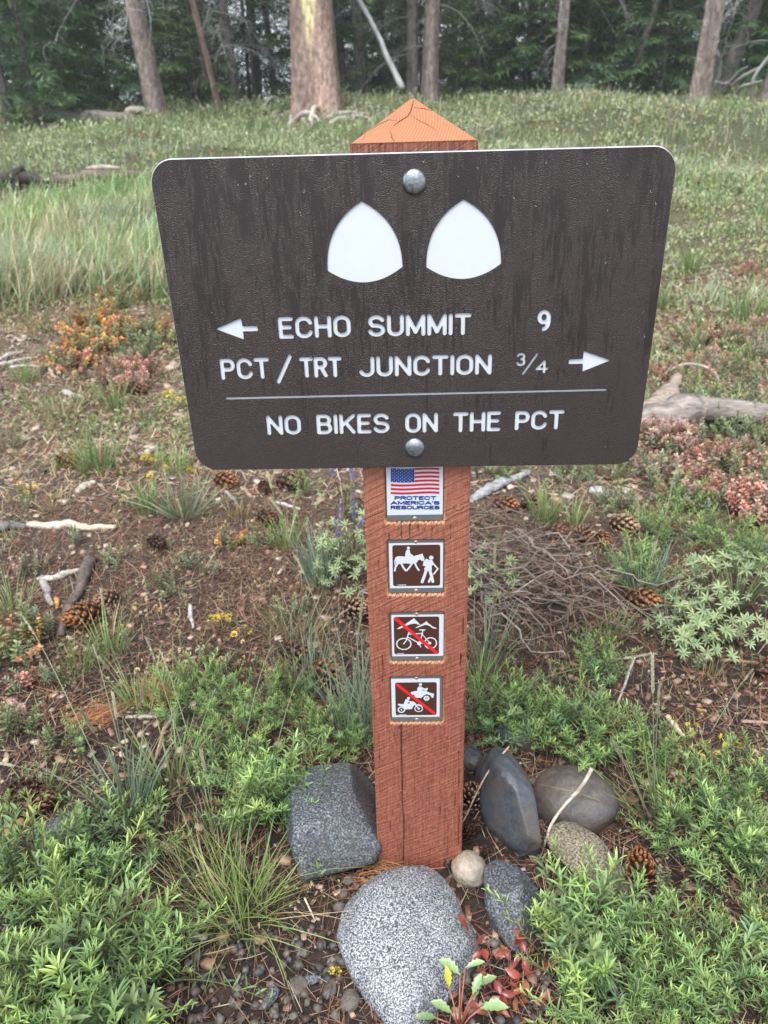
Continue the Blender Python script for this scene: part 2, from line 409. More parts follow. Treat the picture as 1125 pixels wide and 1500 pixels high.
def trace(shapes, h):
    x0, x1, y0, y1 = bounds(shapes)
    xs = np.arange(x0 - 2.3 * h, x1 + 3.1 * h, h); ys = np.arange(y0 - 2.3 * h, y1 + 3.1 * h, h)
    X, Y = np.meshgrid(xs, ys); F = sdf(X, Y, shapes); F[np.abs(F) < 1e-9] = 1e-9
    I = F < 0; code = I[:-1, :-1] * 1 + I[:-1, 1:] * 2 + I[1:, 1:] * 4 + I[1:, :-1] * 8
    def pt(e):
        k, j, i = e
        if k == 0: a, b = F[j, i], F[j, i + 1]; t = a / (a - b); return (xs[i] + t * h, ys[j])
        a, b = F[j, i], F[j + 1, i]; t = a / (a - b); return (xs[i], ys[j] + t * h)
    TB = {1: [(3, 0)], 2: [(0, 1)], 3: [(3, 1)], 4: [(1, 2)], 5: [(3, 2), (1, 0)], 6: [(0, 2)], 7: [(3, 2)], 8: [(2, 3)], 9: [(2, 0)], 10: [(0, 3), (2, 1)], 11: [(2, 1)], 12: [(1, 3)], 13: [(1, 0)], 14: [(0, 3)]}
    nx = {}
    for j, i in zip(*np.nonzero((code > 0) & (code < 15))):
        ed = [(0, j, i), (1, j, i + 1), (0, j + 1, i), (1, j, i)]
        for a, b in TB[int(code[j, i])]: nx[ed[a]] = ed[b]
    loops = []
    while nx:
        s0 = next(iter(nx)); c = s0; lp = []
        while c in nx: lp.append(pt(c)); c = nx.pop(c)
        if len(lp) > 5: loops.append(lp)
    return loops
KS = 100.0
def fill_mesh(name, loops, mat, extrude=0., bevel=0.):
    cu = bpy.data.curves.new(name, 'CURVE'); cu.dimensions = '2D'; cu.fill_mode = 'BOTH'; cu.extrude = extrude * KS; cu.bevel_depth = bevel * KS; cu.offset = -bevel * KS; cu.bevel_resolution = 2
    for lp in loops:
        sp = cu.splines.new('POLY'); sp.points.add(len(lp) - 1)
        for p, q in zip(sp.points, lp): p.co = (q[0] * KS, q[1] * KS, 0, 1)
        sp.use_cyclic_u = True
    o = bpy.data.objects.new(name, cu); COL.objects.link(o); dg = bpy.context.evaluated_depsgraph_get(); dg.update()
    me = bpy.data.meshes.new_from_object(o.evaluated_get(dg)); bpy.data.objects.remove(o); bpy.data.curves.remove(cu)
    me.transform(Matrix.Scale(1 / KS, 4)); me.name = name; me.materials.clear(); me.materials.append(mat)
    return me
# a plane facing the camera side: local x -> world x, local y -> world z, local z -> world -y
FACE = (math.radians(90), 0, 0)
def place(name, mesh, parent, y, base=(0, 0, 0)):
    return inst(name, mesh, parent, (-base[0], y - base[1], -base[2]), FACE)

# ------------------------------------------------------------------ sign materials
m = M('brown_textured_plastic'); v = m.coord()
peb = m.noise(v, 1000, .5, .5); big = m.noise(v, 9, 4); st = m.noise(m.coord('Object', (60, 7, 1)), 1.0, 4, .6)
st2 = m.noise(m.coord('Object', (260, 30, 1)), 1.0, 3, .6)
sxy = m.n('ShaderNodeSeparateXYZ'); m.l(v, sxy.inputs[0])
hi = m.math('MULTIPLY_ADD', sxy.outputs[1], .4, -.36)
wet = m.ramp(m.math('ADD', m.math('MULTIPLY_ADD', st2, .55, m.math('MULTIPLY', st, .5)), hi), [(.535, 0), (.60, .8)])
wet = m.math('MULTIPLY', wet, m.ramp(m.noise(m.coord('Object', (22, 11, 1)), 1.0, 2), [(.38, .15), (.5, 1)]))
c = m.mix(m.ramp(big, [(.3, 0), (.7, 1)]), (.020, .0125, .011), (.026, .017, .015)); c = m.mix(m.ramp(peb, [(.54, 0), (.7, .6)]), c, (.062, .047, .046)); c = m.mix(m.ramp(peb, [(.3, .4), (.45, 0)]), c, (.015, .0095, .0085)); c = m.mix(m.math('MULTIPLY', wet, .8), c, (.011, .0065, .0055))  # sheen on the raised grain is painted in as paler specks
rr = m.mix(wet, .36, .42)
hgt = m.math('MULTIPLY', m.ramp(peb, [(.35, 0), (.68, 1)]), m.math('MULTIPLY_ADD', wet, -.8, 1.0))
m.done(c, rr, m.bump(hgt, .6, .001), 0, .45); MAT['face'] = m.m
m = M('white_core_plastic'); v = m.coord(); f = m.noise(v, 40, 4); f2 = m.noise(v, 900, 2)
m.done(m.mix(f, (.50, .54, .58), (.57, .61, .65)), .45, m.bump(f2, .12, .0004)); MAT['core'] = m.m
m = M('galvanised_steel'); v = m.coord(); f = m.noise(v, 130, 4, .7); vo = m.n('ShaderNodeTexVoronoi'); vo.inputs['Scale'].default_value = 160; m.l(v, vo.inputs[0])
m.done(m.mix(m.ramp(f, [(.35, 0), (.65, 1)]), (.12, .14, .15), (.4, .44, .46)), m.mix(f, .28, .55), m.bump(f, .5, .0008), .8); MAT['steel'] = m.m
MAT['alu'] = simple('grey_aluminium', (.17, .18, .18), .45, .5, .1, 300)
MAT['screw'] = simple('screw_steel', (.42, .34, .32), .4, .6, .1, 300)
MAT['sticker_white'] = simple('sticker_white', (.5, .54, .58), .35, 0, .02)
MAT['sticker_brown'] = simple('sticker_brown', (.055, .021, .014), .4, 0, .05)
MAT['sticker_red'] = simple('sticker_red', (.68, .012, .02), .4, 0, .03)
MAT['flag_red'] = simple('flag_red', (.42, .012, .03), .4, 0, .03)
MAT['sticker_blue'] = simple('sticker_blue', (.008, .035, .2), .4, 0, .03)

# ------------------------------------------------------------------ the brown sign board
YF = -.013                                   # front of the sign
def S(px, py): return on_y(px, py, YF)
sign = empty('trail_sign', (-.0014, -.006, .9057))
tag(sign, 'wide dark brown trail sign board reading ECHO SUMMIT and PCT/TRT JUNCTION', 'sign')
SB = (-.0014, -.006, .9057)
W2, H2, RC = .2824, .1821, .021
def rrect(x0, x1, y0, y1, r, n=8):
    return arc(x1 - r, y1 - r, r, r, 0, 90, n) + arc(x0 + r, y1 - r, r, r, 90, 180, n) + arc(x0 + r, y0 + r, r, r, 180, 270, n) + arc(x1 - r, y0 + r, r, r, 270, 360, n)
CQ = [np.array(S(*p)) for p in ((996.5, 212), (214.5, 233), (289, 690), (932, 681))]
def rquad(inset, r):
    un = lambda a: a / np.linalg.norm(a); P = []
    for i in range(4):
        a, b, c_ = CQ[i - 1], CQ[i], CQ[(i + 1) % 4]; e1, e2 = un(a - b), un(c_ - b); P.append(b + (e1 + e2) * inset)
    out = []
    for i in range(4):
        a, b, c_ = P[i - 1], P[i], P[(i + 1) % 4]; e1, e2 = un(a - b), un(c_ - b); p0, p2 = b + e1 * r, b + e2 * r; ctr = b + (e1 + e2) * r
        for k in range(11):
            t = k / 10 * math.pi / 2; out.append(tuple(ctr - e2 * r * math.cos(t) - e1 * r * math.sin(t)))
    return out
outer = rquad(0, .027)
inner = rquad(0, .027)
place('board_core', fill_mesh('board_core', [inner], MAT['core'], .0028, .0010), sign, YF + .0066, SB)
holes = []; cuts = []
def word(txt, x0, yb0, yt0, x1, yb1, yt1, rw=.0028, gapk=.42, half=1.0, name='letter'):
    """a word whose first letter spans yb0..yt0 at x0 and last yb1..yt1 at x1 in the photograph"""
    A, B, C_, D_ = S(x0, yb0), S(x1, yb1), S(x0, yt0), S(x1, yt1)
    h = ((C_[1] - A[1]) + (D_[1] - B[1])) / 2 - 2 * rw
    X0, X1 = (A[0] + C_[0]) / 2 + rw, (B[0] + D_[0]) / 2 - rw
    ws = [GL[ch][1] for ch in txt]; gap = gapk; tot = sum(ws) + gap * (len(txt) - 1) * 1.0
    k = (X1 - X0) / tot; x = X0
    for ch, w in zip(txt, ws):
        t = (x - X0) / (X1 - X0); yb = A[1] + rw + (B[1] - A[1]) * t
        sh = [('line', [(x + p[0] * w * k, yb + p[1] * h) for p in stx], rw) for stx in GL[ch][0]]
        lp = trace(sh, .00038); holes.extend(lp); cuts.append((name, lp)); x += (w + gap) * k
word('ECHO', 407, 497, 463.5, 514, 494, 461.5)
word('SUMMIT', 538, 494, 461, 691, 491, 458.5)
word('9', 786, 486, 453.5, 808, 485.5, 453)
word('PCT', 322, 557, 525, 395, 555, 523.5)
word('/', 403, 559, 523, 429, 559, 523)
word('TRT', 438, 554, 523, 501, 553, 522)
word('JUNCTION', 525, 553, 521.5, 721, 549, 518.5)
word('3', 756, 537, 516.5, 770.5, 536.5, 516, rw=.0018)
word('/', 765, 547, 521, 788, 547, 520, rw=.0016)
word('4', 784.5, 547.5, 527.5, 804, 547, 527, rw=.0018)
word('NO', 390, 638, 608, 441, 637, 608)
word('BIKES', 463, 637, 607, 571, 635, 605)
word('ON', 593, 635, 605, 642, 634, 604)
word('THE', 663, 634, 603.5, 734, 632, 602)
word('PCT', 754, 631, 602, 827, 629, 600)
def shape(name, pts, r=.0012):
    lp = trace([('poly', [S(*p) for p in pts], r)], .0005) if r else [[S(*p) for p in pts]]
    holes.extend(lp); cuts.append((name, lp))
shape('arrow', [(318, 482), (352, 467.5), (354, 479), (376, 478.5), (376.5, 484), (354.5, 484.5), (356, 496)])
shape('arrow', [(892, 528), (856, 515.5), (855, 526.5), (834.5, 527.5), (834, 532.5), (855, 532), (854.5, 543)])
shape('rule_line', [(331, 582.8), (888, 570.3), (888.3, 572.2), (331, 585)], .0007)
def bulge(a, b, k, n=12):
    ax, ay = a; bx, by = b; nxv, nyv = -(by - ay), bx - ax; out = []
    for i in range(n):
        t = i / n; q = 4 * t * (1 - t) * k; out.append((ax + (bx - ax) * t + nxv * q, ay + (by - ay) * t + nyv * q))
    return out
for ap, lf, rt in (((529.5, 294), (479.5, 397), (590, 391)), ((679, 291.5), (624, 391.5), (734.5, 386.5))):
    a_, l_, r_ = S(*ap), S(*lf), S(*rt)
    lp = [bulge(a_, l_, -.155) + bulge(l_, r_, -.175) + bulge(r_, a_, -.155)]
    holes.extend(lp); cuts.append(('trail_shield', lp))
from mathutils.geometry import delaunay_2d_cdt
def cut_sheet(name, outer_, holes_, mat, T):
    """a sheet with shaped openings: front, walls of every opening, rounded rim"""
    def ccw(lp):
        P = np.array(lp); return lp if (P[:, 0] * np.roll(P[:, 1], -1) - np.roll(P[:, 0], -1) * P[:, 1]).sum() > 0 else lp[::-1]
    def inside(p, lp):
        r_ = False
        for a, b in zip(lp, lp[1:] + lp[:1]):
            if (a[1] > p[1]) != (b[1] > p[1]) and p[0] < (b[0] - a[0]) * (p[1] - a[1]) / (b[1] - a[1]) + a[0]: r_ = not r_
        return r_
    holes_ = [ccw(h) for h in holes_]; isl = [any(inside(h[0], g) for g in holes_ if g is not h and abs(g[0][0] - h[0][0]) < .08) for h in holes_]
    loops = [ccw(outer_)] + holes_; pts = []; fc = []
    for lp in loops: fc.append(list(range(len(pts), len(pts) + len(lp)))); pts += [(p[0] * 10, p[1] * 10) for p in lp]
    vs, es, fs, ov, oe, of = delaunay_2d_cdt([Vector(p) for p in pts], [], fc, 1, 1e-7)
    keep = [tuple(f) for f, o in zip(fs, of) if len(o) % 2 == 1]
    V = [(v[0] / 10, v[1] / 10, 0) for v in vs]; F = [list(f) for f in keep]
    for li, lp in enumerate(loops):
        n = len(lp); P = np.array(lp); ar = (P[:, 0] * np.roll(P[:, 1], -1) - np.roll(P[:, 0], -1) * P[:, 1]).sum()
        rings = [(0, 0), (.0004, -.0001), (.0006, -.0004), (.0006, -T)] if li == 0 else [(0, 0), (-.0003, -.0003), (-.0003, -T)]
        tn = np.roll(P, -1, 0) - np.roll(P, 1, 0); tn /= np.maximum(np.linalg.norm(tn, axis=1, keepdims=True), 1e-12); nm = np.stack([tn[:, 1], -tn[:, 0]], 1) * (1 if ar > 0 else -1)
        b = len(V)
        for off, z in rings:
            o_ = -off if li and isl[li - 1] else off
            for p_ in P + nm * o_: V.append((p_[0], p_[1], z))
        for r_ in range(len(rings) - 1):
            for i in range(n): F.append([b + r_ * n + i, b + r_ * n + (i + 1) % n, b + (r_ + 1) * n + (i + 1) % n, b + (r_ + 1) * n + i])
    me = bpy.data.meshes.new(name); me.from_pydata(V, [], F); me.update(); me.materials.append(mat); return me
outer_f = rquad(.0017, .0255)
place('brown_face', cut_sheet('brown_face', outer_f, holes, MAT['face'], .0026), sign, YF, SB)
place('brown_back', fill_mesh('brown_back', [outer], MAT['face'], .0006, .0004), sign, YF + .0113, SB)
for nm, lp in cuts:                          # the pale floor of each routed letter
    place(nm, fill_mesh(nm, lp, MAT['core'], .00005), sign, YF + .0019, SB)
def dome(name, loc, r, h, mat, parent, n=20, k=6):
    a = Acc(); V = []
    V.append([(r * 1.0 * math.cos(t), r * math.sin(t), -.003) for t in np.arange(n) / n * 6.2832])
    for j in range(k):
        f = j / k * math.pi / 2; rr = r * math.cos(f) ** .8; zz = h * math.sin(f)
        V.append([(rr * math.cos(t), rr * math.sin(t), zz) for t in np.arange(n) / n * 6.2832])
    V = np.array(V).reshape(-1, 3); m_ = k + 1; V = np.vstack([V, (0, 0, h)])
    Q = [(j * n + i, j * n + (i + 1) % n, (j + 1) * n + (i + 1) % n, (j + 1) * n + i) for j in range(m_ - 1) for i in range(n)]
    T = [(m_ * n, (m_ - 1) * n + i, (m_ - 1) * n + (i + 1) % n) for i in range(n)]
    a.add(V, Q, None, T); o = a.obj(name, mat, parent, True, loc=loc, rot=FACE); return o
for (px, py, r) in ((606.5, 266, .0131), (607.5, 655.5, .0124)):
    x, z = S(px, py); b = dome('bolt', (x - SB[0], YF - SB[1], z - SB[2]), r, .0055, MAT['steel'], sign)
    n = 8                                     # the raised maker's mark on the head: a tiny ring and bars
    me = fill_mesh('head_mark', trace([('line', [(-.003, -.001), (-.003, .003), (.003, .003), (.003, -.001)], .0003), ('line', [(-.002, .001), (.002, .001)], .0003), ('line', [(0, .001), (0, -.0035)], .0003)], .0002), MAT['steel'], .0003)
    inst('head_mark', me, b, (0, 0, .0053))
# rain drops standing on the face
m = M('water_drop'); b_ = m.n('ShaderNodeBsdfPrincipled'); b_.inputs['Base Color'].default_value = (.9, .93, .95, 1); b_.inputs['Roughness'].default_value = .22; b_.inputs['Specular IOR Level'].default_value = .3; b_.inputs['Transmission Weight'].default_value = 1.0; b_.inputs['IOR'].default_value = 1.33
m.l(b_.outputs[0], m.out.inputs[0]); MAT['drop'] = m.m
a = Acc(); n = 10; V = []
for j in range(4):
    f = j / 4 * math.pi / 2; V.append([(math.cos(f) * math.cos(t), math.cos(f) * math.sin(t) * (1.25 if math.sin(t) < 0 else 1), .4 * math.sin(f)) for t in np.arange(n) / n * 6.2832])
V = np.vstack([np.array(V).reshape(-1, 3), (0, 0, .55)])
a.add(V, [(j * n + i, j * n + (i + 1) % n, (j + 1) * n + (i + 1) % n, (j + 1) * n + i) for j in range(3) for i in range(n)], None, [(40, 30 + i, 30 + (i + 1) % n) for i in range(n)] + [(i + 1, i, 0) for i in range(1, n - 1)])
dropm = a.mesh('water_drop', MAT['drop'], True)
DR = [(366, 257), (359, 268), (348, 270), (391, 260), (376, 283), (303, 258), (324, 258), (440, 315), (444, 279), (439, 310), (287, 361), (576, 326), (525, 290), (498, 312), (559, 251), (560, 255), (671, 256), (771, 252), (801, 237), (861, 239), (888, 233), (785, 301), (891, 307), (954, 279), (962, 297), (946, 374), (888, 384), (753, 288), (770, 254), (620, 235), (912, 461), (945, 492), (821, 460), (886, 654), (946, 489), (455, 523), (400, 563), (545, 559), (602, 573), (310, 457), (336, 509), (942, 457), (826, 322), (700, 245), (920, 255)]
for i, (px, py) in enumerate(DR):
    x, z = S(px, py); r = RND.uniform(.0008, .0016); inst('water_drop', dropm, sign, (x - SB[0], YF - SB[1] - .0001, z - SB[2]), FACE, (r, r * RND.uniform(1, 1.7), r))

# ------------------------------------------------------------------ the post
PT = 1.097
m = M('stained_rough_sawn_wood'); v = m.coord()
gr = m.noise(m.coord('Object', (260, 40, 9)), 1., 5, .65, .4); gr2 = m.noise(m.coord('Object', (700, 200, 60)), 1., 3, .6)
rz_ = m.n('ShaderNodeVectorRotate', rotation_type='Y_AXIS'); rz_.inputs['Angle'].default_value = math.radians(27); m.l(v, rz_.inputs['Vector'])
mq_ = m.n('ShaderNodeMapping'); mq_.inputs['Scale'].default_value = (7, 7, 330); m.l(rz_.outputs[0], mq_.inputs['Vector'])
swf = m.noise(mq_.outputs[0], 1.0, 3, .7, .15)
dash = m.noise(m.coord('Object', (1100, 100, 110)), 1., 2, .5)
blot = m.noise(v, 9, 4)
c = m.ramp(gr, [(.28, (.12, .032, .02)), (.48, (.215, .06, .037)), (.7, (.30, .098, .058))])
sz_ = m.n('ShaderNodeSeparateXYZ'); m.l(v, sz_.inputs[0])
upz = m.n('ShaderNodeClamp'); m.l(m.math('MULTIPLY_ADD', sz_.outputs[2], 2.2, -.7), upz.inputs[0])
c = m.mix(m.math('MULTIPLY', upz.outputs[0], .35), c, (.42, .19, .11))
c = m.mix(m.ramp(gr2, [(.46, 0), (.68, .5)]), c, (.42, .18, .115))
u_ = m.math('ADD', sz_.outputs[2], m.math('MULTIPLY_ADD', sz_.outputs[0], -.52, m.math('MULTIPLY', m.noise(v, 16, 2), .012)))
sl_ = m.math('SINE', m.math('MULTIPLY', u_, 900)); sl2_ = m.math('SINE', m.math('MULTIPLY', u_, 523))
lines = m.math('MULTIPLY', m.ramp(m.math('MULTIPLY_ADD', sl_, .5, .5), [(.82, 0), (.97, 1)]), m.ramp(m.noise(m.coord('Object', (30, 30, 120)), 1.0, 3, .6), [(.42, 0), (.6, 1)]))
lines2 = m.ramp(m.math('MULTIPLY_ADD', sl2_, .5, .5), [(.9, 0), (.99, 1)])
c = m.mix(m.math('MULTIPLY', lines, .55), c, (.48, .22, .15)); c = m.mix(m.math('MULTIPLY', lines2, m.ramp(blot, [(.4, 0), (.6, .6)])), c, (.09, .022, .014))
c = m.mix(m.ramp(gr2, [(.3, .7), (.42, 0)]), c, (.09, .024, .014))
c = m.mix(m.math('MULTIPLY', m.ramp(swf, [(.36, 1), (.45, 0)]), m.ramp(blot, [(.4, .0), (.65, .45)])), c, (.10, .026, .014))
c = m.mix(m.ramp(dash, [(.68, 0), (.74, .75)]), c, (.05, .013, .009))
c = m.mix(m.ramp(blot, [(.3, .25), (.6, 0)]), c, (.13, .03, .02))
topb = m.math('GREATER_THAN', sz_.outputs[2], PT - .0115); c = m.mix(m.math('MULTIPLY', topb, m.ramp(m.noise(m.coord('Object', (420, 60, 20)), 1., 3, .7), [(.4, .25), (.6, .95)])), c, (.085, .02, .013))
c = m.mix(m.attr('raw'), c, m.ramp(gr2, [(.3, (.36, .18, .075)), (.7, (.55, .34, .17))]))
c = m.mix(m.attr('crack'), c, (.03, .01, .008))
h1 = m.math('MULTIPLY_ADD', swf, m.math('MULTIPLY', blot, 1.3), m.math('MULTIPLY_ADD', gr, .9, m.math('MULTIPLY', gr2, .5)))
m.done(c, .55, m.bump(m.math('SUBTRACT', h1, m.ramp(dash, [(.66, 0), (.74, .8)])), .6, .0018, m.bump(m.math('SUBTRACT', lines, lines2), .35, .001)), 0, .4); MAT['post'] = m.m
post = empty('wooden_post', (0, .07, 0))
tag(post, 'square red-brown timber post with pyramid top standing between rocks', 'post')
R7 = lambda x, y: (520 + x / 6.25, 670 + y / 6.25)
R8 = lambda x, y: (520 + x / 6.25, 870 + y / 6.25)
PLATES = [(R7, 285, 806, 20, 578), (R7, 305, 812, 756, 1238), (R8, 327, 806, 168, 608), (R8, 330, 798, 757, 1165)]
YP = .0015                                     # plane of the plates, set in shallow recesses
plates = []
for (R, x0, x1, y0, y1) in PLATES:
    a_, b_, c_, d_ = (on_y(*R(x0, y0), YP), on_y(*R(x1, y0), YP), on_y(*R(x1, y1), YP), on_y(*R(x0, y1), YP))
    plates.append(((a_[0] + d_[0]) / 2, (b_[0] + c_[0]) / 2, (c_[1] + d_[1]) / 2, (a_[1] + b_[1]) / 2))
xs = np.linspace(-.07, .07, 101); zs = np.linspace(-.12, PT, 860); Xp, Zp = np.meshgrid(xs, zs)
Yp = np.zeros_like(Xp); raw = np.zeros_like(Xp); crk = np.zeros_like(Xp)
rgp = np.random.default_rng(8)
for (x0, x1, z0, z1) in plates:
    cx, cz, hx, hz, rr = (x0 + x1) / 2, (z0 + z1) / 2, (x1 - x0) / 2 + .0022, (z1 - z0) / 2 + .0024, .004
    wob = .0011 * np.sin(Xp * 900 + z0 * 50) + .0007 * np.sin(Xp * 2300) + rgp.normal(0, .0004, Xp.shape)
    qx = np.maximum(np.abs(Xp - cx) - hx + rr, 0); qz = np.maximum(np.abs(Zp - cz + .0012) - hz - wob * (Zp < cz) + rr, 0)
    d = np.hypot(qx, qz) - rr + np.minimum(np.maximum(np.abs(Xp - cx) - hx + rr, np.abs(Zp - cz) - hz + rr), 0)
    Yp += .0045 * np.clip(-d / .0022, 0, 1)
    raw = np.maximum(raw, np.clip(1 - np.abs(d + .0004) / .0022, 0, 1) * np.where(Zp < cz - hz * .75, 1.0, .35 * (Zp < cz)))
# the long drying crack and a few short ones
def crackline(pts, w, dep):
    global Yp, crk
    for (ax, az), (bx, bz) in zip(pts[:-1], pts[1:]):
        d = seg_d(Xp, Zp, (ax, az), (bx, bz)); Yp = Yp + dep * np.clip(1 - d / w, 0, 1); crk = np.maximum(crk, np.clip(1.25 - d / w, 0, 1))
cw = lambda pts: [on_y(px, py, 0) for px, py in pts]
crackline(cw([(588, 1062), (588, 1100), (590, 1140), (589, 1170), (592, 1205), (591, 1275)]), .0011, .004)
for (px, y0, y1) in ((588, 765, 788), (600, 768, 789), (612, 766, 780), (622, 765, 778), (633, 766, 786), (660, 770, 790), (565, 700, 760), (679, 820, 840), (678, 900, 930), (680, 1010, 1040), (676, 960, 985), (655, 1080, 1100), (560, 960, 1000), (672, 1100, 1240)):
    crackline(cw([(px, y0), (px + .6, (y0 + y1) / 2), (px, y1)]), .0006, .002)
for i in range(30):
    px = RND.uniform(545, 680); y0 = RND.uniform(700, 1230); crackline(cw([(px, y0), (px + RND.uniform(-1, 1), y0 + RND.uniform(6, 22))]), .0005, .0012)
Yp += .00012 * rgp.normal(size=Xp.shape)
edge = np.minimum(np.abs(Xp + .07), np.abs(Xp - .07)); Yp += np.clip(.003 - edge, 0, 1) * .6
for (px, py, r) in ((560, 1145, .009), (592, 1160, .010), (647, 1146, .010), (635, 1212, .005), (597, 1075, .006), (672, 743, .012), (610, 1250, .005), (562, 1207, .004)):
    x, z = on_y(px, py, 0); d = np.hypot(Xp - x, (Zp - z) * 1.4); k = np.clip(1 - d / r, 0, 1); Yp += .0012 * np.sin(d * 2500) * k; raw = np.maximum(raw, k * .4); crk = np.maximum(crk, (np.abs(d - r * .55) < .0006) * .8)
ny, nx = Xp.shape; idx = np.arange(ny * nx).reshape(ny, nx)
a = Acc(); a.add(np.stack([Xp, Yp - .07, Zp], -1), np.stack([idx[:-1, :-1], idx[:-1, 1:], idx[1:, 1:], idx[1:, :-1]], -1).reshape(-1, 4))
# the other three sides and the ends
ye = Yp[:, 0] - .07; nsd = len(zs)
for side in (0, 1):
    x = -.07 if side == 0 else .07; yv = Yp[:, 0 if side == 0 else -1] - .07
    V = [[(x, yv[j], zs[j]), (x, .07, zs[j])] for j in range(nsd)]; ii = np.arange(nsd - 1) * 2
    q = np.stack([ii, ii + 1, ii + 3, ii + 2], 1) if side else np.stack([ii + 1, ii, ii + 2, ii + 3], 1)
    a.add(np.array(V).reshape(-1, 3), q)
a.add([(-.07, .07, -.12), (.07, .07, -.12), (.07, .07, PT), (-.07, .07, PT)], [(1, 0, 3, 2)])
me = a.mesh('shaft', MAT['post'])
for nm, arr in (('raw', raw), ('crack', crk)):
    at = me.attributes.new(nm, 'FLOAT', 'POINT'); vv = np.zeros(len(me.vertices), 'f'); vv[:arr.size] = arr.ravel(); at.data.foreach_set('value', vv)
inst('shaft', me, post)
# pyramid cap: end grain rings and checks
m = M('orange_end_grain'); v = m.coord()
mp = m.n('ShaderNodeMapping'); mp.inputs['Location'].default_value = (.055, .03, 0); m.l(v, mp.inputs[0])
wv = m.n('ShaderNodeTexWave', wave_type='RINGS', rings_direction='Z'); wv.inputs['Scale'].default_value = 95; wv.inputs['Distortion'].default_value = 1.2; wv.inputs['Detail'].default_value = 2; wv.inputs['Detail Scale'].default_value = .6; m.l(mp.outputs[0], wv.inputs[0])
ft = m.noise(v, 35, 5, .6)
c = m.mix(wv.outputs['Fac'], (.29, .115, .048), (.37, .17, .082)); c = m.mix(m.ramp(ft, [(.35, .5), (.65, 0)]), c, (.36, .14, .06))
vo = m.n('ShaderNodeTexVoronoi', feature='DISTANCE_TO_EDGE'); vo.inputs['Scale'].default_value = 17
dn = m.n('ShaderNodeTexNoise'); dn.inputs['Scale'].default_value = 40; m.l(v, dn.inputs[0]); av = m.n('ShaderNodeVectorMath', operation='MULTIPLY_ADD'); m.l(dn.outputs['Color'], av.inputs[0]); av.inputs[1].default_value = (.03, .03, .03); m.l(v, av.inputs[2]); m.l(av.outputs[0], vo.inputs[0])
ck = m.ramp(vo.outputs['Distance'], [(.0, 1), (.014, 0)]); c = m.mix(m.math('MULTIPLY', ck, .15), c, (.06, .018, .008))
m.done(c, .5, m.bump(m.math('SUBTRACT', m.math('MULTIPLY', wv.outputs['Fac'], .4), m.math('MULTIPLY', ck, .3)), .45, .0012)); MAT['cap'] = m.m
bm = bmesh.new(); N = 40; ap = Vector((0, 0, .049)); cs = [Vector((-.0699, -.0699, 0)), Vector((.0699, -.0699, 0)), Vector((.0699, .0699, 0)), Vector((-.0699, .0699, 0))]
for i in range(4):
    A_, B_ = cs[i], cs[(i + 1) % 4]; bm.faces.new([bm.verts.new(A_), bm.verts.new(B_), bm.verts.new(ap)])
bm.faces.new([bm.verts.new(c_) for c_ in reversed(cs)])
bmesh.ops.remove_doubles(bm, verts=bm.verts[:], dist=1e-5)
bmesh.ops.bevel(bm, geom=[e for e in bm.edges], offset=.0012, segments=2, affect='EDGES')
bmesh.ops.recalc_face_normals(bm, faces=bm.faces[:])
me = bpy.data.meshes.new('pyramid_cap'); bm.to_mesh(me); bm.free(); me.materials.append(MAT['cap'])
capo = inst('pyramid_cap', me, post, (0, 0, PT + .0003))
# checks on the front slope, cut as narrow dark grooves lying in the surface
MAT['groove'] = simple('dark_check', (.08, .028, .014), .9)
def groove(pts, w):
    a = Acc(); P = []
    for px, py in pts:     # the front slope: z = PT + (y) * .049/.07
        d = ray(px, py); k = .049 / .07; s = (CAMP[2] - PT - k * CAMP[1]) / (k * d[1] - d[2]); P.append(CAMP + d * s)
    P = np.array(P) - np.array([0, .07, PT]); P[:, 2] += .0003; a.add(*(lambda r: (r[0], r[1], None, r[2]))(tube(P, [w * .3] + [w] * (len(P) - 2) + [w * .3], 5, 1, .2)))
    a.obj('check', MAT['groove'], post, loc=(0, 0, PT))
groove([(606, 147), (604, 155), (602, 163), (597, 171), (586, 178), (576, 185)], .0007)
groove([(600, 168), (612, 176), (628, 184), (640, 192)], .00035)
groove([(586, 178), (570, 176), (556, 182), (540, 193)], .00035)
groove([(572, 192), (574, 202), (578, 208)], .0005); groove([(606, 158), (622, 160), (634, 163)], .0005); groove([(536, 196), (531, 205)], .0005)

